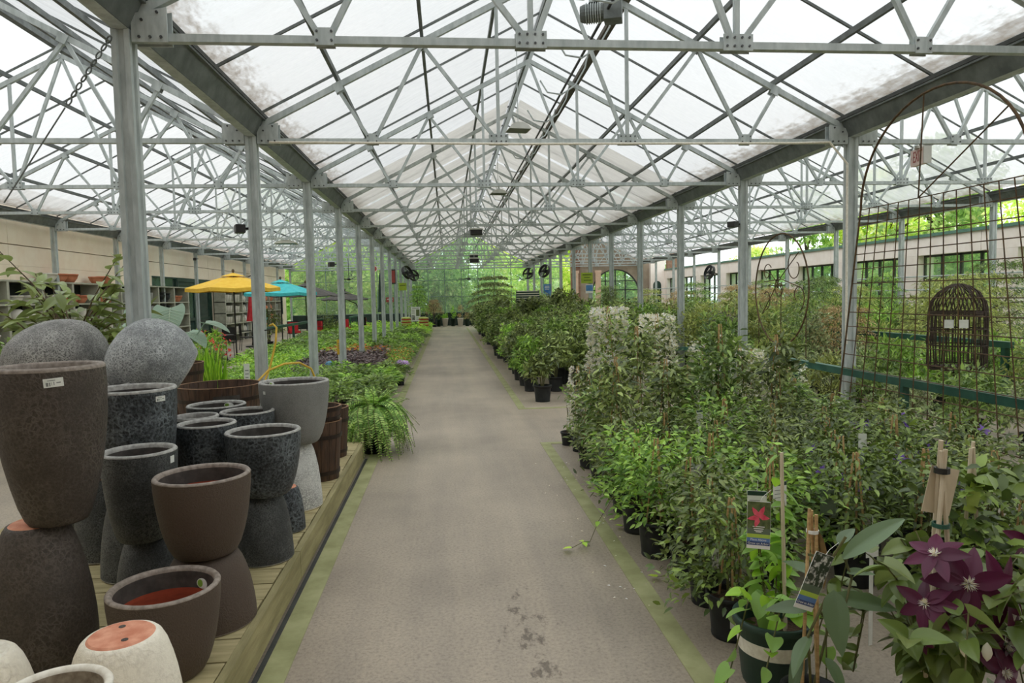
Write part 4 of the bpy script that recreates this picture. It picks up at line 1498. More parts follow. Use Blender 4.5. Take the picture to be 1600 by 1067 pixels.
# ---------------- shrubs of the far east block
def shrub(fm, n, r, z1, L, wr, fine=True, size='large', extra=(), lumps=11):
    return potted('potted_shrub', 'shrub', size, shrubby(R, n, r, .36, z1, L, wr, fine, lumps), fm, extra, stems(R, 9, r, .22, z1 * .9, .008))


SH = [shrub('lf_dark', 1150, .40, 1.10, .105, .36), shrub('lf_mid', 1150, .39, 1.05, .10, .38), shrub('lf_bright', 1200, .40, 1.15, .095, .36), shrub('lf_dark', 1350, .43, 1.22, .095, .4)]
SHF = [shrub('lf_mid', 800, .43, 1.2, .12, .4, False), shrub('lf_dark', 800, .43, 1.25, .12, .42, False), shrub('lf_grey', 800, .43, 1.15, .12, .4, False), shrub('lf_bright', 800, .42, 1.1, .12, .4, False)]
small = potted('potted_shrub', 'shrub', 'large', shrubby(R, 520, .30, .33, .82, .12, .38, True, 7), 'lf_dark', (), stems(R, 7, .26, .22, .7, .007))
use(small, (1.46, 10.72, 0), .4, 'small broad-leaved shrub in a black pot at the corner of the painted line', 'shrubs of the block beyond the cross path', .96)
SDESC = ['dark glossy shrub in a black pot', 'mid-green shrub in a black pot', 'bright green shrub in a black pot', 'tall dark shrub in a black pot']
near_edge = [(1.42, 11.95), (1.42, 12.75), (1.42, 13.62), (1.46, 14.75), (1.46, 15.6)]
for i, (x, yy) in enumerate(near_edge):
    use(SH[(i + 2) % 4], (x, yy, 0), R.uniform(0, 6), SDESC[(i + 2) % 4] + ' by the line, %s behind the corner shrub' % ORD[i], 'shrubs of the block beyond the cross path', .86 + .06 * (i % 3))
inner = [(1.85, 11.85), (2.35, 12.15), (2.95, 11.9), (2.10, 12.85), (2.75, 12.8), (3.35, 12.6), (2.15, 13.7), (2.8, 13.6), (3.5, 13.5), (4.15, 13.6), (2.1, 14.6), (2.8, 14.5), (3.45, 14.5), (4.15, 14.7), (2.15, 15.5), (2.85, 15.5), (3.5, 15.4), (4.1, 15.6)]
for i, (x, yy) in enumerate(inner):
    kd = (i * 3 + i // 4) % 4
    s_ = .9 + .07 * (i % 4) + (.22 if x > 3.2 else 0)
    use(SH[kd], (x, yy, 0), R.uniform(0, 6), SDESC[kd] + ', %s row past the cross path, %s plant' % (ORD[int((yy - 11.5) / 0.9)], ORD[1 + int((x - 1.6) / .62)]), 'shrubs of the block beyond the cross path', (s_, s_, s_ * 1.05))
FDESC = ['mid-green shrub', 'dark green shrub', 'grey-green shrub', 'bright green shrub']
y = 16.6
fr_ = 0
while y < 33.4:
    st = .95 if y < 24 else 1.35
    for i, x in enumerate((1.5, 2.15, 2.8, 3.45, 4.1)):
        kd = int(R.integers(4))
        s_ = (1.0 if y < 24 else 1.25) * R.uniform(.92, 1.1)
        hs = (.90 if i < 3 else 1.08) * R.uniform(.92, 1.08) * (1.0 if i else .92)
        use(SHF[kd], (x + R.normal(0, .05) + .06 * (y > 24), y + R.normal(0, .08), 0), R.uniform(0, 6), FDESC[kd] + ', %s from the line in the %s row of the far block' % (ORD[i], ORD[fr_]), 'far shrubs of the long block', (s_, s_, s_ * hs))
    fr_ += 1
    y += st

# ---------------- climbers and jasmines of the near east block
def climber(fm, n, r, z1, L, wr, size='mid', extra=(), z0=.2, taper=.35, cane_h=None, ncane=3):
    rp = POT[size][2]
    ch = cane_h or z1 + .05
    canes = [[(rp * .6 * math.cos(2 * PI * k / ncane), rp * .6 * math.sin(2 * PI * k / ncane), .1), (.012 * math.cos(2 * PI * k / ncane), .012 * math.sin(2 * PI * k / ncane), ch)] for k in range(ncane)]
    return potted('climbing_plant', 'plant', size, columnar(R, n, r, z0, z1, L, wr, True, taper), fm, extra, stems(R, 6, r * .6, .17, z1 * .9, .004), canes)


def col_points(n, r, z0, z1, tmin=0.0):
    t = tmin + (1 - tmin) * R.uniform(0, 1, n)
    a = R.uniform(0, 2 * PI, n)
    q = r * (1 - .3 * t) * R.uniform(.75, 1.08, n)
    return np.stack([q * np.cos(a), q * np.sin(a), z0 + (z1 - z0) * t], 1)


JAS = [climber('lf_dark', 1200, .25, 1.42, .065, .36, 'large', [('blossoms', flowers(R, col_points(760, .26, .35, 1.46, .30), .028, None), 'fl_cream')], .25, .05),
       climber('lf_mid', 1150, .24, 1.35, .06, .36, 'large', [('blossoms', flowers(R, col_points(260, .25, .5, 1.4, .4), .022, None), 'fl_cream')], .25, .15)]
VIN = [climber('lf_dark', 1000, .24, 1.18, .085, .40, 'large', (), .2, .45, 1.24), climber('lf_mid', 950, .23, 1.12, .085, .42, 'large', [('blossoms', flowers(R, col_points(60, .23, .4, 1.1), .02, None), 'fl_cream')], .22, .45, 1.18)]
CLE = [climber('lf_bright', 1000, .28, .70, .055, .42, 'mid', (), .17, .2, .70), climber('lf_near', 1050, .28, .68, .052, .42, 'mid', (), .17, .2, .67), climber('lf_near_pale', 1050, .27, .69, .050, .40, 'mid', (), .17, .2, .68),
       climber('lf_near', 1000, .28, .67, .052, .42, 'mid', [('blossoms', flowers(R, col_points(3, .22, .4, .66, .2), .045, None, 6), 'fl_violet')], .17, .2, .69)]
CDESC = ['fresh green climber on canes in a black pot', 'mid-green climber on canes in a black pot', 'grey-green climber on canes in a black pot', 'violet-flowered climber on canes in a black pot']
creamcol = climber('lf_mid', 240, .12, .86, .05, .36, 'small', [('blossoms', flowers(R, col_points(240, .13, .2, .9), .022, None), 'fl_cream')], .16, .1)
use(creamcol, (1.36, 7.18, 0), 1.0, 'slim cream-flowered climber at the corner of the near block', 'near block edge plants')
tiny = potted('potted_seedling', 'plant', 'small', columnar(R, 26, .09, .2, .62, .085, .42, True, 0), 'lf_bright', (), stems(R, 2, .05, .14, .6, .004))
use(tiny, (1.30, 7.50, 0), 1.0, 'spindly seedling in a small black pot at the far corner of the near block', 'near block edge plants')
edge = [(1.33, 6.48, 'V', 0, 'large', .78), (1.34, 5.98, 'V', 1, 'large', .80), (1.37, 5.56, 'V', 0, 'large', .92), (1.32, 5.08, 'C', 2, 'mid', 1.02), (1.29, 4.65, 'C', 0, 'mid', 1.02), (1.29, 4.20, 'C', 0, 'mid', 1.06), (1.38, 3.86, 'C', 1, 'mid', 1.04), (1.36, 3.50, 'C', 2, 'mid', 1.0), (1.33, 3.14, 'C', 1, 'mid', 1.0)]
for i, (x, yy, ty, q, sz, s_) in enumerate(edge):
    pr = VIN[q] if ty == 'V' else CLE[q]
    ds = ('dark-leaved tall climber in a black pot' if q == 0 else 'tall climber with few cream flowers') if ty == 'V' else CDESC[q]
    e_ = use(pr, (x, yy, 0), R.uniform(0, 6), ds + ', %s of the edge row' % ORD[i + 2], 'near block edge plants', s_)
    if i in (3, 4, 6, 8):
        rp, hp = POT[sz][2], POT[sz][3]
        az = math.atan2(-yy, -x) + (.5 if i % 2 else .1) - e_.rotation_euler.z
        V = [((rp * (.80 + .16 * z / hp) + .004) * math.cos(az + u), (rp * (.80 + .16 * z / hp) + .004) * math.sin(az + u), z) for z in (hp * .35, hp * .72) for u in (-.16, -.05, .05, .16)]
        lb = part('pot_label', (V, [(0, 1, 5, 4), (1, 2, 6, 5), (2, 3, 7, 6)]), 'tag_white', e_, label='white barcode label on the pot')
    if i == 4:
        az = -e_.rotation_euler.z
        to = lambda x_, y_, z_: (x_ * math.cos(az) - y_ * math.sin(az), x_ * math.sin(az) + y_ * math.cos(az), z_)
        pts = [to(*w_) for w_ in ((0, 0, .2), (-.18, -.05, .26), (-.30, -.12, .12), (-.38, -.22, .02), (-.44, -.30, .05), (-.52, -.34, .03))]
        rn = part('trailing_runner', tube(pts, .0022, 5), 'stem', e_)
        PP = np.array(pts[2:] + pts[3:]); kk = len(PP)
        part('runner_leaves', leaves(PP, R.normal(0, 1, (kk, 3)) * (1, 1, .3), np.tile([0, 0, 1.], (kk, 1)), .06, .6), 'lf_lime', rn, kind='stuff')
jz = [(1.70, 7.22, 0, (1.05, 1.05, 1.04)), (2.24, 7.28, 0, (1, 1, .98)), (2.78, 7.3, 1, (.95, .95, .80)), (3.3, 7.28, 0, (.9, .9, .70)), (3.75, 7.3, 1, (.9, .9, .62))]
for i, (x, yy, q, s_) in enumerate(jz):
    use(JAS[q], (x, yy, 0), R.uniform(0, 6), 'tall white-flowered jasmine along the cross path, %s from the corner' % ORD[i], 'tall jasmines', s_)
vz = [(1.84, 6.62, 0, (1, 1, 1.08)), (2.36, 6.62, 1, (.95, .95, .82)), (2.9, 6.66, 0, (.95, .95, .92)), (3.45, 6.6, 1, (.9, .9, .66)), (1.94, 6.02, 0, (1, 1, .86)), (2.45, 6.05, 1, (1, 1, 1.16)), (2.95, 5.98, 0, (.95, .95, 1.02)), (3.5, 6.0, 1, (.9, .9, .6))]
for i, (x, yy, q, s_) in enumerate(vz):
    use(VIN[q], (x, yy, 0), R.uniform(0, 6), ('dark' if q == 0 else 'cream-flecked') + ' tall climber, %s row behind the jasmines, %s from the aisle' % ('first' if yy > 6.3 else 'second', ORD[i % 4 + 1]), 'tall climbers', s_)
row = 0
for yy in (5.48, 5.02, 4.56, 4.1, 3.66, 3.22):
    for i in range(5):
        x = 1.80 + .45 * i + (.2 if row % 2 else 0)
        if yy < 3.6 and 1.5 < x < 2.65:
            continue
        if x > 3.75:
            continue
        q = int(R.choice([0, 1, 1, 2, 2, 3]))
        use(CLE[q], (x + R.normal(0, .02), yy + R.normal(0, .02), 0), R.uniform(0, 6), CDESC[q] + ', %s low row, %s from the edge' % (ORD[row], ORD[i]), 'low climbers of the near block', R.uniform(.95, 1.12))
    row += 1

n_ = 46
P_ = np.stack([R.uniform(.78, 1.15, n_), R.uniform(3.4, 6.8, n_), np.full(n_, .0075)], 1)
fp = place('fallen_petals', mesh('fallen_petals', leaves(P_, R.normal(0, 1, (n_, 3)) * (1, 1, .05), np.tile([0, 0, 1.], (n_, 1)), R.uniform(.012, .028, n_), .6, False), 'fl_cream'), kind='stuff')
fp['label'], fp['category'] = 'pale fallen petals scattered along the painted plot line', 'petals'

# ---------------- mixed perennials and maples between the rails and the colonnade
PER = [potted('potted_perennial', 'plant', 'mid', shrubby(R, 620, .36, .22, .72, .09, .30, False, 8), 'lf_bright', (), stems(R, 8, .3, .18, .6)),
       potted('potted_perennial', 'plant', 'mid', shrubby(R, 620, .36, .22, .78, .085, .36, False, 8), 'lf_mid', (), stems(R, 8, .3, .18, .6)),
       potted('potted_perennial', 'plant', 'mid', shrubby(R, 620, .36, .22, .70, .08, .34, False, 8), 'lf_grey', (), stems(R, 8, .3, .18, .6)),
       potted('potted_perennial', 'plant', 'mid', shrubby(R, 640, .38, .22, .80, .085, .34, False, 8), 'lf_olive', (), stems(R, 8, .3, .18, .6))]
PD = ['bright green perennial', 'mid-green perennial', 'grey-green perennial', 'olive perennial']
mz = [(6.7, 11.2, 'rust', .95, 'behind the ring trellis'), (8.2, 10.6, 'olive', 1.1, 'seen through the wire trellis'), (9.6, 11.8, 'olive', 1.15, 'behind the vine birdcage'), (10.9, 12.8, 'green', 1.15, 'before the nearest stone pillar'),
      (7.4, 13.4, 'green', 1.0, 'left of the trellis post'), (8.9, 14.6, 'olive', 1.05, 'in the middle of the maple group'), (10.7, 16.2, 'bright', 1.0, 'under the nearest long stone beam'),
      (7.2, 16.8, 'olive', 1.0, 'behind the ring trellis top'), (9.0, 18.2, 'rust', 1.2, 'below the second stone pillar'), (11.0, 19.4, 'green', 1.1, 'close to the second stone pillar'),
      (7.6, 20.6, 'bright', 1.0, 'between two steel posts of the trellis side'), (9.6, 22.0, 'rust', 1.3, 'below the third stone pillar'), (11.2, 23.6, 'green', 1.1, 'close to the third stone pillar'),
      (7.4, 25.0, 'olive', 1.1, 'before the recessed pavilion door'), (9.4, 27.0, 'rust', 1.2, 'before the farther colonnade windows'), (7.2, 30.5, 'green', 1.1, 'before the arched window')]
ri = 0
y = 6.3
while y < 22:
    st = .78 if y < 12 else 1.15
    ci = 0
    x = 5.05
    while x < min(6.0 + (y - 5) * .75, 11.3):
        q = int(R.integers(4))
        s_ = R.uniform(.9, 1.15) * (1.0 if y < 12 else 1.4) * (1.1 if x > 6 else 1)
        lab = PD[q] + ', %s plant of the %s row beyond the trellis rail' % (ORD[ci], ORD[ri])
        g_ = 'perennials beyond the rail'
        if not (abs(x - 6.28) < .5 and abs(y - 8.0) < .6) and all((x - a) ** 2 + (y - b) ** 2 > (.62 * d) ** 2 for a, b, c, d, e in mz):
            use(PER[q], (x + R.normal(0, .05), y + R.normal(0, .05), 0), R.uniform(0, 6), lab, g_, (s_, s_, s_ * R.uniform(.95, 1.2)))
        x += .75 if y < 12 else 1.05
        ci += 1
    y += st
    ri += 1
tall = [(5.25, 10.4, 'lf_mid'), (6.0, 11.0, 'lf_grey'), (5.3, 12.9, 'lf_purple'), (6.2, 13.6, 'lf_grey'), (5.4, 15.4, 'lf_dark'), (6.6, 15.2, 'lf_mid')]
for i, (x, yy, fm) in enumerate(tall):
    nm_ = {'lf_mid': 'mid-green', 'lf_grey': 'grey-green', 'lf_purple': 'dusky purple', 'lf_dark': 'dark green'}[fm]
    pr = shrub(fm, 1100, .46, 1.30, .075, .36, False)
    use(pr, (x, yy, 0), R.uniform(0, 6), '%s bushy shrub behind the trellis rail, %s from the ring trellis' % (nm_, ORD[i]), 'tall shrubs behind the rail', R.uniform(.95, 1.1))


def maple(fm, n, r, z0, z1, L=.075, wr=.26, name='japanese_maple', bright=None):
    t = thing(name, '', 'tree')
    pm, mm, pr_, h = POT['large']
    place('nursery_pot', pm, t); place('bark_mulch', mm, t, kind='stuff')
    zt = z0 + (z1 - z0) * .75
    br = [tube([(0, 0, .2), (.03, .02, z0 * .8), (.0, .03, zt)], [.028, .022, .008], 7)]
    for k in range(8):
        a = R.uniform(0, 2 * PI)
        zb = z0 * .7 + (zt - z0 * .7) * R.uniform(0, .7)
        br.append(tube([(0, 0, zb), (r * .35 * math.cos(a), r * .35 * math.sin(a), zb + .22), (r * .75 * math.cos(a), r * .75 * math.sin(a), zb + .26)], [.014, .009, .004], 5))
    part('trunk', J(*br), 'bark', t)
    part('crown', tiers(R, n, r, z0, z1, L, wr), fm, t, kind='stuff')
    t['_used'] = 0
    return t


MAP = {'olive': maple('lf_olive', 4200, 1.0, .5, 1.62), 'green': maple('lf_mid', 4000, .95, .6, 1.85), 'rust': maple('lf_rust', 3800, .95, .45, 1.4), 'bright': maple('lf_bright', 3800, .9, .7, 1.95)}
MD = {'olive': 'olive lace-leaf maple', 'green': 'mid-green layered maple', 'rust': 'rusty tinged lace-leaf maple', 'bright': 'bright green upright maple'}
for x, yy, kd, s_, wh in mz:
    use(MAP[kd], (x, yy, 0), R.uniform(0, 6), MD[kd] + ' ' + wh, 'maples by the colonnade', (s_, s_, s_))
use(maple('lf_dark', 6500, 1.6, .9, 2.75, .12, .3), (2.35, 35.0, 0), 1.0, 'large spreading layered maple before the glass end wall', 'maples by the end wall')
use(maple('lf_bright', 2600, .7, 1.0, 2.35, .10, .36), (-1.55, 37.6, 0), 2.0, 'small bright green tree beside the white notice board', 'maples by the end wall')
use(maple('lf_rust', 1600, .6, .8, 1.5, .09, .3), (-.75, 40.2, 0), 2.0, 'reddish small maple at the end of the aisle', 'maples by the end wall')
feath = thing('feathery_conifer', 'feathery dark green conifer below the lime sign', 'tree', (4.35, 18.4, 0))
place('nursery_pot', POT['large'][0], feath); place('bark_mulch', POT['large'][1], feath, kind='stuff')
part('trunk', tube([(0, 0, .2), (0, 0, 1.7)], [.03, .01], 7), 'bark', feath)
part('crown', JN(*[blob(R, 420, (.25 * math.cos(k * 2.4) * (1 - k / 9), .25 * math.sin(k * 2.4) * (1 - k / 9), .5 + k * .15), (.34 - .02 * k, .34 - .02 * k, .2), .08, .14, False, .3) for k in range(9)]), 'lf_dark', feath, kind='stuff')

# ================================================================ trees outside the glass and behind the colonnade
def tree(fm, h, r, trunk_h, L=.40, n=9000):
    t = thing('deciduous_tree', '', 'tree')
    part('trunk', tube([(0, 0, -.15), (.05, .03, trunk_h), (.0, .1, h * .7)], [.22, .17, .06], 9), 'bark', t)
    br = []
    for k in range(7):
        a = R.uniform(0, 2 * PI)
        z = trunk_h + (h * .6 - trunk_h) * R.uniform(0, 1)
        br.append(tube([(0, 0, z), (r * .4 * math.cos(a), r * .4 * math.sin(a), z + h * .10), (r * .75 * math.cos(a), r * .75 * math.sin(a), z + h * .16)], [.09, .06, .02], 6))
    part('branches', J(*br), 'bark', t, kind='stuff')
    cl = []
    nl = 34
    for k in range(nl):
        u = R.uniform(-1, 1)
        a = R.uniform(0, 2 * PI)
        zc = trunk_h + (h - trunk_h) * (.5 + .5 * u * .9)
        rr = r * math.sqrt(max(.08, 1 - (u * .92) ** 2)) * R.uniform(.25, .85)
        q = r * R.uniform(.30, .46)
        cl.append(blob(R, n // nl, (rr * math.cos(a), rr * math.sin(a), zc), (q, q, q * .8), L, .6, False, .5, .3))
    part('crown', JN(*cl), fm, t, kind='stuff')
    t['_used'] = 0
    return t


TR = [tree('lf_tree', 9.5, 3.6, 1.0), tree('lf_tree_dark', 11, 3.8, .8), tree('lf_tree', 8.0, 3.4, .6, .34)]
TD = ['bright green broad tree', 'deep green tall tree', 'bright green low-branched tree']
spots = [(-10.5, 49, 1, .9, 'beyond the end wall near the building corner'), (-6.2, 46.5, 0, .75, 'beyond the end wall behind the hanging chair'), (-3.6, 52, 1, .95, 'beyond the end wall, behind the umbrellas'), (-1.2, 47.5, 1, .78, 'beyond the end wall, left of the aisle axis'),
         (-13.5, 56, 0, 1.1, 'far beyond the building corner'), (5.6, 47, 0, .62, 'beyond the end wall behind the layered maple'), (9.2, 50, 0, .8, 'outside the arched window'), (12.6, 48.5, 1, .8, 'behind the brick pavilion'), (3.6, 57, 2, .8, 'far beyond the end wall below the gap of sky'), (-7.6, 58, 2, 1.1, 'far beyond the end wall'),
         (16.8, 13.5, 0, .62, 'behind the nearest end of the colonnade'), (17.6, 18.2, 2, .62, 'behind the colonnade, second from the near end'), (16.9, 22.6, 1, .60, 'behind the colonnade, third from the near end'), (18.0, 27.2, 0, .66, 'behind the colonnade, fourth from the near end'), (17.0, 31.5, 1, .56, 'behind the colonnade, fifth from the near end'), (19.0, 41.0, 2, .52, 'low behind the far end of the colonnade'),
         (22, 16, 1, .58, 'tall in the second rank behind the near colonnade'), (23, 22.5, 0, .68, 'in the second rank behind the middle of the colonnade'), (23.5, 29, 1, .56, 'in the second rank before the gap of sky'), (21.0, 9.0, 0, .52, 'beside the frame edge behind the colonnade'),
         (-8.6, 46.0, 2, .55, 'low beyond the end wall at the building side'), (1.2, 49.5, 1, .62, 'beyond the end wall at the aisle axis'), (7.4, 46.5, 2, .5, 'low beyond the end wall near the pavilion'), (-15.5, 46.0, 2, .8, 'behind the building corner')]
for i, (x, y, k, s_, wh) in enumerate(spots):
    use(TR[k], (x, y, 0), R.uniform(0, 6), TD[k] + ' ' + wh, 'trees outside the greenhouse', s_)

# ================================================================ plants behind the pots on the west side
def big_leaf_mesh(L, wr, m, cup=.10, bend=.18, nu=8, nv=4, shape='ovate', ribs=0):
    """one large leaf with a modelled surface: folded along the midrib, drooping to the tip"""
    V, F = [], []
    for i in range(nu + 1):
        t = i / nu
        if shape == 'ovate':
            w = wr * (math.sin(PI * t ** .75) ** .8) * (1 - .15 * t)
        elif shape == 'heart':
            w = wr * (math.sin(PI * min(1, (t * .93 + .07)) ** .55) ** .7)
        elif shape == 'long':
            w = wr * math.sin(PI * (t * .97 + .015) ** .85) ** .7
        for j in range(-nv, nv + 1):
            v = j / nv
            y = v * w * .5
            x = t - (.10 * abs(v) ** 1.5 if shape == 'heart' and t < .35 else 0) * (1 - t / .35 if t < .35 else 0)
            z = cup * abs(v) * w - bend * t * t + (ribs * (1 if (i + abs(j)) % 2 else -1) * abs(v))
            V.append((x * L, y * L, z * L))
    n = 2 * nv + 1
    for i in range(nu):
        for j in range(n - 1):
            F.append((i * n + j, (i + 1) * n + j, (i + 1) * n + j + 1, i * n + j + 1))
    return mesh('leaf', (V, F), m, True)


def set_leaf(me, root, p, az, el, roll=0.0, s=1.0, name='leaf'):
    o = place(name, me, root, p)
    o.rotation_mode = 'XYZ'
    o.rotation_euler = (roll, -el, az)
    if s != 1.0:
        o.scale = (s, s, s)
    return o


# citrus-like shrub with large glossy leaves
cit = thing('citrus_tree', 'young glossy-leaved tree rising behind the tipped pebbled globe', 'tree', (-3.75, 7.3, 0))
part('nursery_pot', lathe([(0.001, 0), (.17, 0), (.2, .34), (.21, .34), (.21, .37), (.19, .37), (.18, .3)], 24), 'black_plastic', cit, True)
part('bark_mulch', lathe([(.001, .32), (.185, .31)], 16), 'soil', cit)
part('trunk', tube([(0, 0, .3), (.02, 0, .9), (0, .02, 1.25)], [.02, .017, .012], 7), 'bark', cit)
cl_me = [big_leaf_mesh(.18, .5, 'lf_dark', .2, .25), big_leaf_mesh(.165, .52, 'lf_dark', .25, .3)]
for b in range(26):
    a = 2 * PI * b / 26 * 5.1
    ln = R.uniform(.35, .75)
    zb = R.uniform(.85, 1.25)
    tip = np.array((ln * math.cos(a), ln * .8 * math.sin(a), zb + R.uniform(.15, .85) * (1 if b % 3 else .6)))
    base = np.array((0, 0, zb))
    mid = (base + tip) / 2 + np.array((0, 0, .06))
    tw = part('twig', tube([tuple(base), tuple(mid), tuple(tip)], [.008, .006, .003], 5), 'wood_stem', cit)
    for q in range(11):
        f = .2 + .8 * q / 10
        p = base + (tip - base) * f + np.array((0, 0, .06 * math.sin(PI * f)))
        set_leaf(cl_me[(b + q) % 2], tw, tuple(p), a + (1.1 if q % 2 else -1.1) * (1 - .6 * f) + R.normal(0, .3), R.normal(.15, .4), R.normal(0, .3), R.uniform(.8, 1.15))

cit.scale = (1.18, 1.18, 1.10)
# elephant ear with pleated silver leaves
ele = thing('elephant_ear', 'silver-green elephant ear plant with huge ribbed leaves behind the streaked globe', 'plant', (-3.55, 8.55, 0))
part('nursery_pot', lathe([(0.001, 0), (.16, 0), (.19, .32), (.2, .32), (.2, .35), (.18, .35), (.17, .3)], 24), 'black_plastic', ele, True)
part('bark_mulch', lathe([(.001, .31), (.175, .3)], 16), 'soil', ele)
em = big_leaf_mesh(.40, .92, 'lf_silver', .12, .22, 14, 6, 'heart', .006)
vv = []
for sg in (-1, 1):
    for k in range(9):
        t0 = .06 + .088 * k
        t1 = min(.98, t0 + .20)
        w1 = .92 * (math.sin(PI * min(1, (t1 * .93 + .07)) ** .55) ** .7) * .5 * .88
        pts = [(t * .40, sg * w1 * f * .40, (.12 * f * w1 * 2 - .22 * t * t + .018) * .40) for t, f in ((t0, 0.0), ((t0 + t1) / 2, .5), (t1, 1.0))]
        vv.append(tube(pts, [.0035, .003, .0018], 4))
vv.append(tube([(t * .40, 0, (-.22 * t * t + .014) * .40) for t in (0, .25, .5, .75, 1)], [.006, .005, .004, .003, .002], 5))
vm_ = mesh('leaf_veins', J(*vv), 'pale_vein')
for (x, y, z, az, el, s_) in ((.30, -.05, 1.60, -1.45, -.95, 1.0), (-.10, -.15, 1.42, -2.2, -.6, .8), (.42, .1, 1.30, -.5, -.35, .85), (.15, -.2, 1.25, -1.0, -.5, .8), (-.35, .05, 1.45, -2.7, -.4, .7), (.62, .12, 1.40, -.1, -.15, .8), (.05, .1, 1.2, 1.6, -.3, .8), (-.4, -.2, 1.2, -2.5, -.3, .75), (.35, -.25, 1.08, -.9, -.6, .75), (-.05, -.1, 1.62, -1.8, -.9, .75)):
    part('leaf_stalk', tube([(0, 0, .3), (x * .4, y * .4, z * .6), (x, y, z)], [.014, .011, .007], 6), 'lf_silver', ele)
    lf = set_leaf(em, ele, (x, y, z), az, el, R.normal(0, .15), s_)
    place('leaf_veins', vm_, lf)
ban = thing('banana_plant', 'yellow-green upright banana leaf beside the first post', 'plant', (-3.30, 7.75, 0))
part('nursery_pot', lathe([(0.001, 0), (.12, 0), (.14, .26), (.15, .26), (.15, .28), (.135, .28), (.12, .22)], 20), 'black_plastic', ban, True)
bm = big_leaf_mesh(.62, .30, 'lf_banana', .25, .15, 12, 4, 'long')
for (z, az, el, s_) in ((1.25, -1.1, 1.25, 1.0), (1.0, 2.4, .7, .9), (.9, .6, .6, .8)):
    st = part('leaf_stalk', tube([(0, 0, .2), (.0, 0, z)], [.02, .012], 6), 'lf_banana', ban)
    set_leaf(bm, st, (0, 0, z), az, el, 0.0, s_)
# grasses, leafy shrubs and flowering pots between the platform and the umbrellas
for i, (x, y, s_) in enumerate(((-3.15, 9.1, 1.0), (-3.6, 9.9, 1.05), (-2.95, 8.35, .9))):
    n = 240
    a = R.uniform(0, 2 * PI, n); q = R.uniform(0, .09, n)
    P = np.stack([q * np.cos(a), q * np.sin(a), np.full(n, .25)], 1)
    D = np.stack([np.cos(a) * R.uniform(.1, .7, n), np.sin(a) * R.uniform(.1, .7, n), np.ones(n)], 1)
    pr = potted('potted_grass', 'grass plant', 'large', leaves(P, D, np.stack([np.cos(a), np.sin(a), np.zeros(n)], 1), R.uniform(.45, .8, n), .025, True), 'lf_lime')
    use(pr, (x, y, 0), R.uniform(0, 6), 'fine grassy potted plant behind the barrels, %s' % ('lowest', 'tallest', 'nearest the aisle posts')[i], 'grassy pots', s_)
bk = [(-4.30, 13.2, 'lf_bright', 'fl_red', 1.0, 'red-flowered leafy shrub behind the grassy pots'), (-5.05, 15.4, 'lf_lime', 'fl_red', 1.05, 'lime leafy shrub with red flowers near the bistro chairs'), (-4.0, 11.4, 'lf_mid', None, .95, 'mid-green bushy shrub under the elephant ear'), (-4.75, 14.4, 'lf_dark', 'fl_red', .8, 'low dark shrub with red flowers in a blue-black pot'), (-4.55, 8.2, 'lf_bright', None, 1.1, 'bright bushy shrub behind the young glossy tree'), (-5.3, 9.0, 'lf_mid', None, 1.2, 'tall mid-green shrub before the terracotta shelf')]
for (x, y, fm, fl, s_, lab) in bk:
    ex = [('blossoms', flowers(R, col_points(26, .34, .5, 1.0, .3), .04, None), fl)] if fl else ()
    use(shrub(fm, 800, .40, 1.0, .085, .36, False, 'large', ex), (x, y, 0), 0, lab, 'shrubs before the shelves', s_)
use(shrub('lf_dark', 900, .5, 1.25, .085, .36, False), (-6.1, 24.2, 0), 0, 'dark rounded shrub at the end of the bistro corner', 'shrubs before the shelves', 1.1)
use(shrub('lf_dark', 900, .62, 1.0, .085, .36, False), (-5.0, 29.3, 0), 0, 'dark dome-shaped shrub behind the yellow tag on the rail', 'shrubs before the shelves', 1.1)

# ================================================================ foreground plants at the near end of the east block
# --- round-leaved vine in a green pot with a cream band
vine = thing('climbing_vine', 'round-leaved vine in a wide dark green pot with a cream band, nearest the aisle', 'plant', (1.345, 2.74, 0))
part('nursery_pot', lathe([(0.001, 0), (.125, 0), (.13, .02), (.155, .25), (.168, .255), (.168, .285), (.155, .287), (.148, .26), (.135, .18)], 36), 'green_frame', vine, True)
part('pot_band', lathe([(.1432, .145), (.1502, .205), (.152, .205), (.145, .145)], 36, True), 'rim_white', vine, label='cream printed band of the pot')
part('bark_mulch', lathe([(.001, .222), (.08, .218), (.142, .21)], 18), 'soil', vine)
for x, y, z, m_, r_ in ((.045, -.02, .98, 'stake_grey', .0075), (.062, .0, .95, 'stake_grey', .0065)):
    part('stake', tube([(x * .9, y, .2), (x * .6, y + .01, z)], r_, 7), m_, vine)
vm = [big_leaf_mesh(.088, .92, 'lf_vine', .12, .22, 8, 3, 'heart'), big_leaf_mesh(.074, .88, 'lf_lime', .15, .2, 8, 3, 'heart'), big_leaf_mesh(.08, .6, 'lf_vine', .15, .2, 8, 3)]
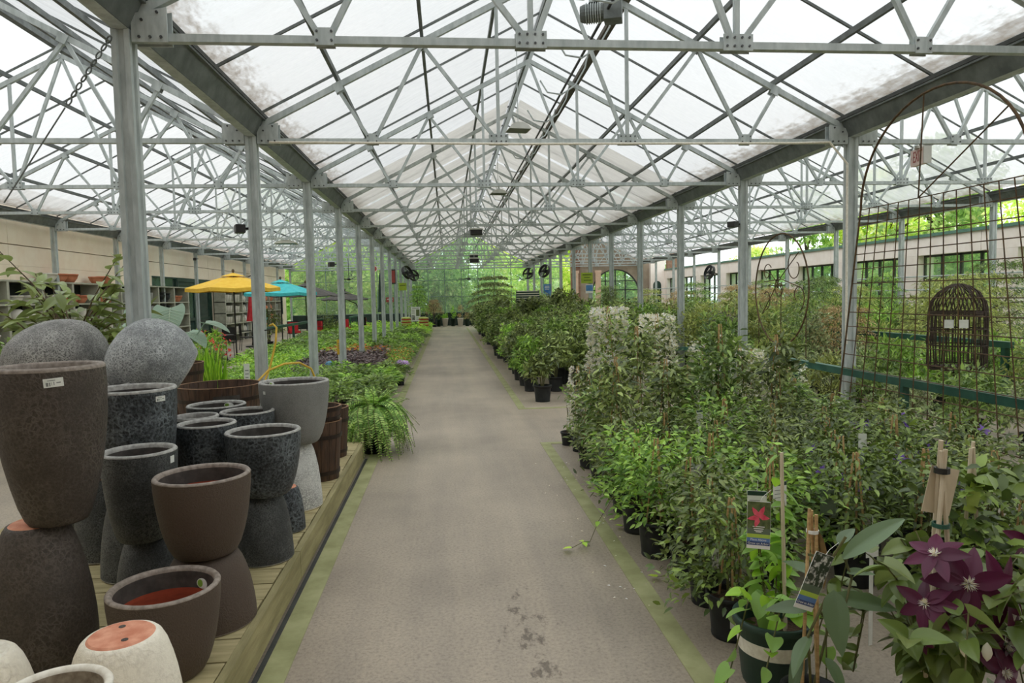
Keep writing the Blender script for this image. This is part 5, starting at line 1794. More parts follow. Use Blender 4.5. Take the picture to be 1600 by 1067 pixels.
for b in range(9):
    a = R.uniform(0, 2 * PI) if b > 2 else (-2.4, -1.7, -2.9)[b]
    top = R.uniform(.5, .98) if b > 2 else R.uniform(.35, .62)
    rad = R.uniform(.06, .2) if b > 2 else .26
    pts = [(.02 * math.cos(a), .02 * math.sin(a), .21), (rad * .6 * math.cos(a), rad * .6 * math.sin(a), .21 + top * .45), (rad * math.cos(a + .5), rad * math.sin(a + .5), top)]
    if b < 3:
        pts.append((rad * 1.25 * math.cos(a + .3), rad * 1.25 * math.sin(a + .3), top - .25 - .05 * b))
    tw = part('twining_stem', tube(pts, .003, 5), 'stem', vine)
    for q in range(12):
        f = .18 + .82 * q / 11
        k = min(len(pts) - 2, int(f * (len(pts) - 1)))
        g = f * (len(pts) - 1) - k
        p0, p1 = np.array(pts[k]), np.array(pts[k + 1])
        p = p0 + (p1 - p0) * g
        set_leaf(vm[(b + q) % 3], tw, tuple(p), a + R.normal(0, 1.5), R.normal(-.35, .5), R.normal(0, .5), R.uniform(.75, 1.15))


def tag_card(root, w, h, z, m_='tag_white'):
    return part('tag_card', box(-w / 2, w / 2, -.0008, .0008, z, z + h), m_, root)


def plane(x0, x1, z0, z1, y):
    return [(x0, y, z0), (x1, y, z0), (x1, y, z1), (x0, y, z1)], [(0, 1, 2, 3)]


M['card_green'] = mat('printed_olive_photo', lin(70, 88, 50), lin(112, 124, 76), 40, 0.45)
M['card_grey'] = mat('printed_grey_green', lin(92, 108, 88), lin(110, 124, 104), 9, 0.45)
M['card_lime'] = mat('printed_lime_band', lin(172, 202, 70), lin(190, 216, 92), 9, 0.45)
M['card_blue'] = mat('printed_blue_band', lin(92, 126, 182), lin(104, 138, 192), 9, 0.45)
M['card_navy'] = mat('printed_navy_band', lin(54, 72, 122), lin(62, 82, 134), 9, 0.45)
M['card_white'] = mat('printed_white', lin(238, 238, 232), lin(244, 244, 240), 9, 0.45)
M['card_pink'] = mat('printed_pink_petals', lin(222, 60, 90), lin(240, 110, 130), 30, 0.45)
M['card_floral'] = mat('printed_white_flowers', lin(110, 112, 96), lin(232, 226, 232), 60, 0.45, lo=.45, hi=.55)
M['card_dark'] = mat('printed_dark_photo', lin(52, 62, 46), lin(228, 228, 222), 45, 0.45, lo=.5, hi=.62)


def lily_tag(label, loc, rz, tilt, first_line, second_line, photo='lily'):
    t = thing('plant_tag', label, 'tag', loc, rz, 'printed plant tags')
    t.rotation_euler = (tilt[0], tilt[1], rz)
    w, h = .098, .212
    c = tag_card(t, w, h, 0, 'card_white')
    x = w / 2 - .001
    part('photo_field', plane(-x, x, .092, h - .001, -.0012), 'card_green' if photo == 'lily' else 'card_dark', c)
    part('text_field', plane(-x, x, .066, .092, -.0012), 'card_grey', c)
    part('lime_band', plane(-x, x, .049, .066, -.0012), 'card_lime', c)
    part('blue_band', plane(-x, x, .032, .049, -.0012), 'card_blue', c)
    part('navy_band', plane(-x, x, .016, .032, -.0012), 'card_navy', c)
    for s, z in ((first_line, .0405), (second_line, .024)):
        if s:
            o = place('lettering', text_mesh(s, .0135, 'card_white', .0001), c, (0, -.0016, z))
            o.rotation_euler = (PI / 2, 0, 0)
    if photo == 'lily':
        P = []
        for k, (an, ln) in enumerate(((2.15, .052), (1.15, .056), (-.05, .046), (.35, .03), (-1.9, .048), (3.35, .05))):
            P.append(move(([(0, 0, 0), (.35 * ln, 0, .011), (.7 * ln, 0, .008), (ln, 0, 0), (.7 * ln, 0, -.008), (.35 * ln, 0, -.011)], [(0, 5, 4, 3, 2, 1)]), 0, -.0018 - .0002 * k, .142, 0, -an))
        part('lily_picture', J(*P), 'card_pink', c)
        for i, (ww, z) in enumerate(((.05, .098), (.042, .089), (.036, .080), (.024, .0745))):
            part('text_line', plane(-ww / 2, ww / 2, z, z + .0035, -.0019), 'card_white', c)
    part('tie', tube([(0, 0, h - .012), (.012, 0, h + .02), (.05, .006, h + .055)], .0012, 4), 'tag_white', t)
    return t


lily_tag('olive plant tag picturing a pink lily with lime and blue bands', (1.178, 2.53, .655), -.36, (0, .02), 'Place Above', 'Grow on Arbor').scale = (.88, .88, .88)
lily_tag('slanted plant tag with white flowers and a blue band on the two bamboo canes', (1.232, 2.29, .52), .35, (.10, .42), '', 'Grow on Arbor', 'white')

# --- long-leaved climber on two bamboo canes
lon = thing('climbing_vine', 'climber with long drooping leaves tied to two bamboo canes beside the slanted tag', 'plant', (1.305, 2.36, 0))
part('nursery_pot', lathe([(0.001, 0), (.085, 0), (.105, .16), (.11, .16), (.11, .18), (.1, .18), (.095, .14)], 24), 'black_plastic', lon, True)
part('bark_mulch', lathe([(.001, .145), (.096, .14)], 14), 'soil', lon)
for p0, p1 in (((-.05, -.02, .1), (-.012, 0, .86)), ((.04, .02, .1), (0, .01, .85)), ((.01, -.03, .1), (.008, -.01, .84))):
    part('bamboo_cane', tube([p0, p1], .0065, 7), 'bamboo', lon)
part('twine', lathe([(.018, .77), (.022, .77), (.022, .782), (.018, .782)], 12, True), 'tag_white', lon)
part('twine', lathe([(.022, .69), (.026, .69), (.026, .698), (.022, .698)], 12, True), 'stem', lon)
dm = big_leaf_mesh(.22, .20, mat('dry_leaf', lin(96, 80, 44), lin(130, 104, 60), 18, .8), .5, .05, 8, 3, 'long')
set_leaf(dm, lon, (.012, -.012, .78), .2, -1.45, .4)
set_leaf(dm, lon, (.02, -.0, .74), -.8, -1.4, -.3, .8)
lm = [big_leaf_mesh(.20, .42, 'lf_long', .15, .22, 10, 4), big_leaf_mesh(.24, .24, 'lf_long', .2, .22, 10, 4, 'long')]
part('twining_stem', tube([(.0, 0, .15), (.05, -.03, .44), (-.03, .02, .56), (.06, -.01, .66), (.11, -.03, .76)], .005, 6), 'stem', lon)
part('twining_stem', tube([(.0, 0, .15), (-.03, -.03, .4), (.03, -.04, .54), (.10, -.05, .52), (.14, -.02, .60), (.12, 0, .68)], .005, 6), 'stem', lon)
for (p, az, el, ro, k, s_) in ((((p_[0]), p_[1], p_[2] + .10), a_, e_, r_, k_, q_) for (p_, a_, e_, r_, k_, q_) in (((.06, -.04, .47), -1.9, -1.0, .3, 0, 1.1), ((.05, -.03, .44), -.15, -.12, .9, 1, 1.1), ((-.03, -.03, .40), 3.0, .1, -.5, 0, .75), ((-.02, -.03, .30), -2.6, -.5, .3, 0, .85), ((.10, -.03, .58), .1, .55, .6, 1, 1.25), ((.10, 0, .62), .5, .5, .2, 0, .6), ((-.05, -.02, .26), -2.4, -.9, 0, 1, .8), ((.12, -.02, .52), -.1, .1, .3, 0, .55), ((.0, .04, .5), 1.6, .1, 0, 0, .9), ((.03, -.04, .22), -1.2, -.7, 0, 0, .7))):
    set_leaf(lm[k], lon, p, az, el, ro, s_)

# --- wine-red clematis on a tripod of stakes
cle = thing('clematis', 'clematis with large wine-red flowers on a tripod of pale stakes', 'plant', (1.735, 2.27, 0))
part('nursery_pot', lathe([(0.001, 0), (.095, 0), (.115, .16), (.122, .16), (.122, .18), (.112, .18), (.10, .14)], 28), 'black_plastic', cle, True)
part('bark_mulch', lathe([(.001, .15), (.10, .145)], 16), 'soil', cle)
for p0, p1, m_ in (((-.08, -.03, .12), (.012, .0, 1.08), 'stake_grey'), ((.07, -.02, .12), (-.004, 0, 1.075), 'stake_grey'), ((.0, .08, .12), (.004, .012, 1.11), 'stake_grey')):
    part('stake', tube([p0, p1], .0085, 7), m_, cle)
part('twine', lathe([(.018, .995), (.026, .995), (.026, 1.015), (.018, 1.015)], 12, True), 'black_metal', cle, label='black tie round the stake tops')
part('twine', lathe([(.024, .80), (.029, .80), (.029, .815), (.024, .815)], 12, True), 'green_rail', cle, label='green tie tape')
cm = [big_leaf_mesh(.125, .62, 'lf_near', .15, .25, 8, 3), big_leaf_mesh(.11, .70, 'lf_near_pale', .18, .25, 8, 3, 'heart'), big_leaf_mesh(.10, .6, 'lf_near', .2, .2, 8, 3)]
for b in range(22):
    a = 2 * PI * b / 22 * 3.7 + R.normal(0, .3)
    rad = R.uniform(.14, .36)
    top = R.uniform(.42, .74)
    pts = [(.02 * math.cos(a), .02 * math.sin(a), .2), (rad * .5 * math.cos(a), rad * .5 * math.sin(a), .2 + (top - .2) * .75), (rad * math.cos(a + .3), rad * math.sin(a + .3), top)]
    if b % 2 == 0:
        pts.append((rad * 1.25 * math.cos(a + .2), rad * 1.25 * math.sin(a + .2), top - .34))
    tw = part('twining_stem', tube(pts, .003, 5), 'stem', cle)
    for q in range(11):
        f = .15 + .85 * q / 10
        k = min(len(pts) - 2, int(f * (len(pts) - 1)))
        g = f * (len(pts) - 1) - k
        p = np.array(pts[k]) + (np.array(pts[k + 1]) - np.array(pts[k])) * g
        set_leaf(cm[(b + q) % 3], tw, tuple(p), a + R.normal(0, 1.2), R.normal(-.2, .45), R.normal(0, .4), R.uniform(.8, 1.15))
pm_ = big_leaf_mesh(.128, .50, 'fl_purple', .12, .15, 8, 3)


def clematis_flower(root, c, nrm, s=1.0, n=7):
    f = bpy.data.objects.new('flower', None)
    COL.objects.link(f)
    f.parent = root
    f.location = c
    f.rotation_mode = 'QUATERNION'
    f.rotation_quaternion = Vector((0, 0, 1)).rotation_difference(Vector(nrm).normalized())
    f.scale = (s, s, s)
    for k in range(n):
        o = place('petal', pm_, f, (.008 * math.cos(2 * PI * k / n), .008 * math.sin(2 * PI * k / n), 0))
        o.rotation_euler = (R.normal(0, .15), R.normal(-.05, .15), 2 * PI * k / n + R.normal(0, .1))
    v = norm(R.normal(0, 1, (46, 3))); v[:, 2] = np.abs(v[:, 2]) + .25
    part('stamens', leaves(v * .004 + np.array((0, 0, .004)), v, R.normal(0, 1, (46, 3)), .026, .12, False), 'fl_cream', f, label='pale stamens', kind='stuff')


fz = [((-.02, -.16, .66), (-.35, -1, .35), 1.05), ((-.11, -.12, .75), (-.6, -.3, 1.0), .8), ((.13, -.11, .61), (.1, -1, .15), 1.0), ((.13, -.15, .44), (.25, -1, -.1), .95), ((-.15, -.13, .585), (-.9, -.5, .4), .75), ((.09, -.19, .36), (.3, -1, .2), .85), ((-.18, -.16, .47), (-.5, -1, .5), .3)]
for c, nr, s_ in fz:
    clematis_flower(cle, c, nr, s_)
for (x, z) in ((-.06, .46), (.02, .44)):
    part('flower_bud', move(lathe([(.001, -.03), (.012, -.015), (.016, 0), (.012, .02), (.001, .035)], 10), x, -.2, z), 'fl_cream', cle, True, label='cream flower bud')
part('stem_tag', move(box(-.055, .055, -.001, .001, 0, .17), .0, .03, .84, 0, .22), 'stake_grey', cle, label='pale card hanging from the stakes')
# second tripod behind it, with a card, and more wine-red flowers beyond the frame
cl2 = thing('clematis', 'second clematis on a stake bundle at the right edge with a red flower card', 'plant', (2.42, 2.98, 0))
place('nursery_pot', POT['large'][0], cl2); place('bark_mulch', POT['large'][1], cl2, kind='stuff')
for p0, p1 in (((-.06, -.03, .15), (.0, 0, .90)), ((.05, -.02, .15), (.012, 0, .905)), ((.0, .06, .15), (.02, .01, .93))):
    part('stake', tube([p0, p1], .0085, 7), 'stake_grey', cl2)
part('foliage', columnar(R, 460, .28, .22, .78, .085, .6, True, .2), 'lf_near', cl2, kind='stuff')
part('stem_tag', move(box(-.04, .04, -.001, .001, 0, .15), -.05, -.06, .62, .2, .35), 'card_lime', cl2)
for c, nr, s_ in (((.1, -.22, .52), (.2, -1, .2), .9), ((.24, -.16, .38), (.4, -1, .2), .9)):
    clematis_flower(cl2, c, nr, s_)

# --- white tags hanging among the climbers
for i, (x, y, z, rz, w, h, m_, lab) in enumerate(((1.40, 3.80, .555, -.1, .062, .115, 'card_floral', 'white flower-picture tag hanging in the edge climbers'), (1.40, 3.02, .60, -.35, .085, .135, 'tag_white', 'pale care card with a green header behind the lily tag'), (1.55, 3.10, .63, .2, .075, .12, 'tag_white', 'second pale care card half behind a stake'),
                                                    (2.62, 6.55, .78, .1, .085, .24, 'tag_white', 'long white card hanging by the green rail end'), (2.80, 6.58, .80, -.5, .08, .22, 'tag_white', 'white card next to the black pot rim by the rail end'),
                                                    (1.245, 3.13, .33, .3, .04, .10, 'card_floral', 'small flower tag stuck in a black pot of the edge row'), (4.02, 6.70, .86, .9, .03, .17, 'tag_white', 'narrow white strip tag tied to the wire trellis leg'), (2.05, 3.55, .42, -.3, .08, .14, 'card_grey', 'grey-green card low among the low climbers'), (1.92, 2.95, .42, .2, .07, .14, 'tag_white', 'white pot label card behind the wine-red clematis'), (2.72, 4.30, .60, -.4, .05, .10, 'tag_white', 'bent white tag above the low climbers before the rail leg'), (1.98, 5.30, .62, .3, .06, .10, 'tag_white', 'white tag in front of the tall climbers'), (3.75, 7.6, .95, .2, .035, .13, 'tag_white', 'white tag on a cane under the ring trellis'))):
    t = thing('plant_tag', lab, 'tag', (x, y, z), rz, 'white plant tags')
    c = tag_card(t, w, h, 0, m_)
    if m_ == 'tag_white' and w > .05:
        part('header_band', plane(-w / 2 + .001, w / 2 - .001, h * .84, h - .001, -.0012), 'green_frame', c)
        for k in range(4):
            part('text_line', plane(-w * .4, w * (.3 - .08 * (k % 2)), h * (.2 + .15 * k), h * (.225 + .15 * k), -.0012), 'ink', c)
    if m_ == 'card_floral':
        part('header_band', plane(-w / 2 + .001, w / 2 - .001, h * .82, h - .001, -.0012), 'card_white', c)
    if i >= 8:
        part('tag_stake', box(-.01, .01, .002, .006, -z, .02), 'tag_white', t)
    part('tie', tube([(0, 0, h - .006), (.005, .004, h + .05)], .001, 4), 'tag_white', t)

# ================================================================ rails, trellises, birdcage
def rail(label, x, y0, y1, z, legs, w=.07):
    t = thing('bench_rail', label, 'rail', (x, 0, 0), 0, 'green steel rails')
    part('top_rail', box(-w / 2, w / 2, y0, y1, z - .075, z), 'green_rail', t)
    part('cap_edge', box(-w / 2 - .004, w / 2 + .004, y0, y1, z + .001, z + .006), 'green_cap', t, label='pale worn upper edge of the rail')
    for y in legs:
        lg = part('leg', box(-.035, .035, y - .035, y + .035, 0, z - .076), 'green_rail', t)
        part('foot_plate', box(-.06, .06, y - .06, y + .06, 0, .01), 'green_rail', lg)
    return t


rail('dark green rail on square legs running past the wire trellis', 4.52, 4.2, 10.75, .76, (4.4, 6.47, 8.6, 10.6))
rail('dark green rail between the shrubs farther along the trellis side', 4.60, 16.3, 27.5, .78, (16.45, 20.2, 24.0, 27.3))
rail('dark green rail behind the bedding plants on the umbrella side', -5.1, 19.6, 31.0, .92, (19.8, 23.5, 27.2, 30.9))
rail('dark green rail at the far end of the long bed by the end wall', -4.6, 33.2, 38.2, .86, (33.3, 35.7, 38.1))
rail('dark green rail beyond the trellis among the perennials', 7.1, 8.1, 12.2, .95, (8.2, 12.1))
cb = thing('rail_end_bracket', 'dark green T-shaped bracket at the far end of the trellis rail', 'bracket', (4.2, 10.95, 0))
part('post_shaft', box(-.035, .035, -.035, .035, 0, .72), 'green_rail', cb)
part('cross_bar', box(-.55, .3, -.03, .03, .722, .78), 'green_rail', cb)

# big arched wire trellis: a welded grid with an arch and fan rods on top, standing parallel to the aisle
tr = thing('wire_trellis', 'tall arched rusty wire grid trellis in front of the green rail', 'trellis', (4.0, 0, 0))
TYC, TW0, TW1, TH = 5.42, 1.42, .98, 2.42


def hw(z):
    return TW0 + (TW1 - TW0) * z / TH


part('side_rod', tube([(0, TYC + hw(0), 0), (0, TYC + hw(TH), TH)], .009, 7), 'rust', tr)
part('side_rod', tube([(0, TYC - hw(0), 0), (0, TYC - hw(TH), TH)], .009, 7), 'rust', tr)
arch = [(0, TYC + hw(TH) * math.cos(a), TH + .86 * math.sin(a)) for a in np.linspace(0, PI, 25)]
part('arch_rod', tube(arch, .011, 7), 'rust', tr)
for f in (-.42, .06):
    part('fan_rod', tube([(0, TYC + .16, TH), (0, TYC + hw(TH) * 1.9 * f, TH + .86 * math.sqrt(max(0, 1 - (1.9 * f) ** 2)))], .006, 6), 'rust', tr)
for i in range(1, 14):
    f = -1 + 2 * i / 14
    part('upright_wire', tube([(.0, TYC + hw(.12) * f, .12), (.0, TYC + hw(TH) * f, TH)], .0048, 5), 'rust', tr)
for k in range(17):
    z = .16 + (TH - .16) * k / 16
    part('cross_wire', tube([(.006, TYC - hw(z), z), (.006, TYC + hw(z), z)], .0048, 5), 'rust', tr)

# ring trellis with scrolls
rg = thing('ring_trellis', 'round ring trellis with scrolled wire on thin legs behind the green rail', 'trellis', (4.74, 9.5, 0))
RC, RR = 1.68, .79
part('ring', tube([(0, RR * math.cos(a), RC + RR * math.sin(a)) for a in np.linspace(0, 2 * PI, 41)], .011, 7, False), 'rust', rg)
for y in (-.70, .0, .70):
    zt = RC - math.sqrt(RR ** 2 - y ** 2) if abs(y) > .1 else RC + .1
    part('leg', tube([(0.012, y, 0), (0.012, y, max(zt, RC - .36) if abs(y) > .1 else zt)], .006, 6), 'rust', rg)


def scroll(c, r0, r1, a0, turns, n=26):
    return [(0.0, c[0] + (r0 + (r1 - r0) * i / n) * math.cos(a0 + turns * 2 * PI * i / n), c[1] + (r0 + (r1 - r0) * i / n) * math.sin(a0 + turns * 2 * PI * i / n)) for i in range(n + 1)]


for c, r0, r1, a0, tn in (((.02, RC + .02), .05, .16, 0, 1.3), ((-.42, RC + .30), .08, .22, 2.2, .8), ((-.50, RC - .10), .06, .20, -1.0, .85), ((.45, RC - .12), .07, .22, 1.0, .8), ((.40, RC + .25), .05, .14, 3.2, .9)):
    part('scroll', tube(scroll(c, r0, r1, a0, tn), .007, 5), 'rust', rg)
for p, q in (((.55, RC - .35), (-.52, RC + .50)), ((-.56, RC + .02), (.5, RC + .12)), ((.62, RC + .3), (-.05, RC))):
    m = ((p[0] + q[0]) / 2, (p[1] + q[1]) / 2 + .08)
    part('curved_rod', tube([(0, *p), (0, *m), (0, *q)], .007, 5), 'rust', rg)
for i in range(8):
    y = -.42 + .12 * i
    part('upright_wire', tube([(.01, y, .1), (.01, y, .98)], .0035, 5), 'rust', rg)

# woven vine birdcage on a stand
bc = thing('vine_birdcage', 'dark woven vine birdcage with a domed top beyond the wire trellis', 'birdcage', (6.28, 8.0, 0))
part('stand', lathe([(.001, 0), (.22, 0), (.22, .03), (.05, .05), (.04, .62), (.30, .64), (.30, .68), (.001, .68)], 20), 'wicker', bc)
for z in (.70, .95, 1.15, 1.32, 1.34, 1.36):
    part('hoop', move(lathe([(.305, -.008), (.32, -.008), (.32, .008), (.305, .008)], 24, True), 0, 0, z), 'wicker', bc)
for i in range(40):
    a = 2 * PI * i / 40
    pts = [(.31 * math.cos(a), .31 * math.sin(a), .68), (.315 * math.cos(a), .315 * math.sin(a), 1.0), (.31 * math.cos(a), .31 * math.sin(a), 1.34)]
    for t in (.25, .5, .72, .9, 1.0):
        b = a + .5 * t
        pts.append((.31 * math.cos(t * PI / 2) * math.cos(b) + .0, .31 * math.cos(t * PI / 2) * math.sin(b), 1.34 + .36 * math.sin(t * PI / 2)))
    pts = [(x + R.normal(0, .009), y + R.normal(0, .009), z) for x, y, z in pts]
    part('vine_bar', tube(pts, .0075, 5), 'wicker', bc)
for i, (a, z) in enumerate(((-2.5, 1.17), (-2.05, 1.17))):
    part('price_tag', move(box(-.05, .05, -.002, .002, 0, .10), .33 * math.cos(a), .33 * math.sin(a), z, a + PI / 2), 'tag_white', bc, label='white price tag')

# ================================================================ shelves with pottery along the beige wall
def shelf_unit(label, y0, y1, zs_, bays_, depth=.46, back=True):
    t = thing('pottery_shelf', label, 'shelf', (XW + .03, 0, 0))
    if back:
        part('back_panel', box(0, .02, y0, y1, 0, zs_[-1]), 'shelf_back', t)
    for y in np.linspace(y0, y1, bays_ + 1):
        part('upright', box(.022, depth, y - .04, y + .04, 0, zs_[-1]), 'shelf', t)
    for z in zs_:
        part('shelf_board', box(.022, depth + .01, y0 - .04, y1 + .04, z, z + .035), 'shelf', t)
    return t


Z1 = [.42, .85, 1.27, 1.67, 2.17]
shelf_unit('sage green pottery shelf along the beige wall behind the young glossy tree', 12.6, 25.0, Z1, 10)
Z2 = [.30, .75, 1.19, 1.65, 2.14]
shelf_unit('sage green pottery shelf behind the yellow umbrella', 29.0, 38.4, Z2, 8)


def pottery(nm, prof, m):
    return mesh(nm, lathe(prof, 20), m, True)


PROF = {'bowl': [(.001, 0), (.10, 0), (.17, .10), (.19, .17), (.20, .17), (.20, .20), (.18, .20), (.16, .12), (.001, .05)],
        'cylinder': [(.001, 0), (.13, 0), (.15, .28), (.155, .30), (.14, .30), (.125, .06), (.001, .05)],
        'urn': [(.001, 0), (.09, 0), (.07, .05), (.14, .12), (.17, .22), (.14, .27), (.18, .30), (.18, .32), (.13, .32), (.11, .15), (.001, .12)],
        'ball': [(.001, 0), (.08, 0), (.15, .08), (.17, .16), (.15, .24), (.10, .28), (.085, .28), (.12, .16), (.001, .05)],
        'jar': [(.001, 0), (.08, 0), (.11, .12), (.10, .24), (.05, .30), (.06, .34), (.045, .34), (.06, .2), (.001, .05)]}
PM = {}
WHAT = {'terracotta': 'terracotta', 'cream_pot': 'white', 'grey_pot': 'grey', 'black_plastic': 'black'}


def shelf_pot(shape, m, y, z, s, lab, grp):
    k = (shape, m)
    if k not in PM:
        PM[k] = pottery('shelf_pot', PROF[shape], m)
    o = place('shelf_pot', PM[k], None, (XW + .29, y, z + .036))
    o.scale = (s, s, s)
    o['label'] = lab
    o['category'] = 'pot'
    o['group'] = grp


ROWN = ['lowest', 'second', 'third', 'fourth', 'top']
for zi, z in enumerate(Z1[1:]):
    nb = 0
    for y in np.arange(12.95, 24.9, .44):
        f = abs((y - 12.6) / 1.24 % 1.0)
        if min(f, 1 - f) < .14 or (zi == 3 and not (16.5 < y < 21.5)):
            continue
        if zi == 3 and R.uniform() < .6:
            continue
        if y < 17.2:
            m, sh = ('cream_pot', 'bowl') if zi != 1 else ('cream_pot', 'ball')
        elif y < 19.6:
            m, sh = ('terracotta', ('ball', 'cylinder', 'bowl', 'bowl')[zi]) if zi >= 2 else ('cream_pot', 'cylinder')
        elif y < 22.3:
            m, sh = ('grey_pot', 'cylinder')
        elif y < 23.9:
            m, sh = ('black_plastic', 'urn') if zi != 2 or y > 22.9 else ('terracotta', 'urn')
        else:
            m, sh = ('terracotta', 'bowl') if zi >= 2 else ('black_plastic', 'urn')
        shelf_pot(sh, m, y, z, R.uniform(.88, 1.05), '%s %s pot on the %s shelf by the glossy tree, %s along' % (WHAT[m], {'bowl': 'bowl-shaped', 'ball': 'round', 'cylinder': 'straight', 'urn': 'urn', 'jar': 'jar'}[sh], ROWN[zi + 1], ORD[nb]), 'pots on the shelf by the glossy tree')
        nb += 1
for zi, z in enumerate(Z2[:-1]):
    nb = 0
    for y in np.arange(29.3, 38.3, .36):
        f = abs((y - 29.0) / 1.175 % 1.0)
        if min(f, 1 - f) < .12:
            continue
        if y < 32.6:
            m, sh = 'cream_pot', ('cylinder' if y < 31.4 else 'jar')
        elif y < 33.6:
            m, sh = 'cream_pot', 'jar'
        elif y < 37.2:
            m, sh = 'terracotta', ('jar', 'ball')[int(R.integers(2))]
        else:
            m, sh = 'grey_pot', 'cylinder'
        shelf_pot(sh, m, y, z, R.uniform(.85, 1.0), '%s %s pot on the %s shelf behind the yellow umbrella, %s along' % (WHAT[m], {'ball': 'round', 'cylinder': 'straight', 'jar': 'jar-like'}[sh], ROWN[zi], ORD[nb]), 'pots on the shelf behind the umbrella')
        nb += 1

# ================================================================ umbrellas and furniture
def umbrella(label, loc, r, z_edge, z_top, m, n=8, rot=0.0, valance=.10, closed=False):
    t = thing('patio_umbrella', label, 'umbrella', loc, rot, 'patio umbrellas')
    part('pole', tube([(0, 0, .05), (0, 0, z_top + .02)], .02, 8), 'black_metal', t)
    part('base', lathe([(.001, 0), (.26, 0), (.26, .04), (.05, .07), (.03, .22), (.001, .22)], 20), 'black_metal', t)
    part('finial', lathe([(.001, z_top), (.03, z_top + .01), (.04, z_top + .06), (.025, z_top + .09), (.001, z_top + .10)], 10), 'wood_stem', t)
    if closed:
        V, F = [], []
        rows = [(z_top, .03), (z_top - .15, .07), (z_top - .7, .13), (z_edge + .25, .16), (z_edge, .20)]
        k = 16
        for z, rr in rows:
            for i in range(k):
                q = rr * (1 if i % 2 else .62)
                V.append((q * math.cos(2 * PI * i / k), q * math.sin(2 * PI * i / k), z))
        for a in range(len(rows) - 1):
            for i in range(k):
                F.append((a * k + i, a * k + (i + 1) % k, (a + 1) * k + (i + 1) % k, (a + 1) * k + i))
        part('folded_canopy', (V, F), m, t, True)
        return t
    V, F = [], []
    vent = .22
    rows = []
    for f in (vent, .5, .78, 1.0):
        row = []
        for i in range(n * 2):
            a = PI * i / n
            rr = r * f * (1.0 if i % 2 == 0 else math.cos(PI / n) * .985)
            z = z_top - .05 - (z_top - .05 - z_edge) * (f ** 1.06) - (.035 * f if i % 2 else 0)
            row.append(len(V)); V.append((rr * math.cos(a), rr * math.sin(a), z))
        rows.append(row)
    for a, b in zip(rows, rows[1:]):
        for i in range(2 * n):
            j = (i + 1) % (2 * n)
            F.append((a[i], b[i], b[j], a[j]))
    low = []
    for i in rows[-1]:
        low.append(len(V)); V.append((V[i][0] * 1.003, V[i][1] * 1.003, V[i][2] - valance))
    for i in range(2 * n):
        j = (i + 1) % (2 * n)
        F.append((rows[-1][i], low[i], low[j], rows[-1][j]))
    part('canopy', (V, F), m, t)
    V, F = [(0, 0, z_top)], []
    for i in range(n * 2):
        a = PI * i / n
        q = r * (vent + .05) * (1 if i % 2 == 0 else math.cos(PI / n))
        V.append((q * math.cos(a), q * math.sin(a), z_top - (z_top - z_edge) * (vent + .03)))
    F = [(0, i + 1, (i + 1) % (2 * n) + 1) for i in range(2 * n)]
    part('vent_cap', (V, F), m, t)
    for i in range(n):
        a = 2 * PI * i / n
        part('rib', tube([(.03 * math.cos(a), .03 * math.sin(a), z_top - .10), (r * .98 * math.cos(a), r * .98 * math.sin(a), z_edge - .015)], .009, 5), 'black_metal', t)
    return t


umbrella('open yellow patio umbrella in front of the pottery shelf', (-5.92, 20.0, 0), 1.24, 2.06, 2.48, 'yellow_cloth', 6, .32)
umbrella('open turquoise patio umbrella behind the yellow one', (-5.62, 24.2, 0), 1.18, 1.95, 2.40, 'teal_cloth', 6, .2)
umbrella('open charcoal patio umbrella just behind the turquoise one', (-5.55, 28.0, 0), 1.35, 1.86, 2.36, 'grey_cloth', 8, .2, .03)
u = umbrella('charcoal canopy of the hanging chair stand near the end wall', (-4.35, 30.2, 0), .98, 1.70, 2.05, 'grey_cloth', 8, .1, .04)
part('curved_stand', tube([(.15, 0, .05), (.62, 0, .45), (.70, 0, 1.0), (.45, 0, 1.5), (.05, 0, 1.68)], .022, 7), 'black_metal', u)
umbrella('folded red patio umbrella beyond the yellow one', (-7.15, 26.2, 0), .5, .95, 2.15, 'red_cloth', closed=True)
umbrella('folded turquoise patio umbrella next to the red one', (-7.05, 27.3, 0), .5, .95, 2.05, 'teal_cloth', closed=True)
umbrella('tall folded dark green umbrella by the end wall', (-3.38, 36.2, 0), .5, 1.0, 3.05, 'green_frame', closed=True)


def bistro_chair(label, loc, rz, seat='black_metal', h=.9):
    t = thing('bistro_chair', label, 'chair', loc, rz, 'dark bistro chairs')
    part('seat', box(-.21, .21, -.21, .21, .43, .46), seat, t)
    for sx in (-1, 1):
        part('leg', tube([(sx * .19, -.19, .43), (sx * .21, -.22, 0)], .011, 6), 'black_metal', t)
        part('leg', tube([(sx * .20, .24, h), (sx * .19, .20, .45), (sx * .21, .24, 0)], .011, 6), 'black_metal', t)
        part('armrest', tube([(sx * .21, .22, .66), (sx * .22, -.16, .66), (sx * .20, -.19, .45)], .011, 6), 'black_metal', t)
    br = part('backrest', box(-.19, .19, .215, .23, .50, h), 'black_metal', t)
    for k in range(5):
        part('back_slat', box(-.17 + .075 * k, -.13 + .075 * k, .232, .238, .52, h - .02), 'black_metal', br)
    return t


def bistro_table(label, loc, r=.38, h=.72):
    t = thing('bistro_table', label, 'table', loc, 0, 'dark bistro tables')
    part('table_top', lathe([(.001, h - .02), (r, h - .02), (r, h), (.001, h)], 24), 'black_metal', t)
    part('pedestal', lathe([(.001, 0), (.22, 0), (.20, .03), (.03, .06), (.025, h - .02)], 14), 'black_metal', t)
    return t


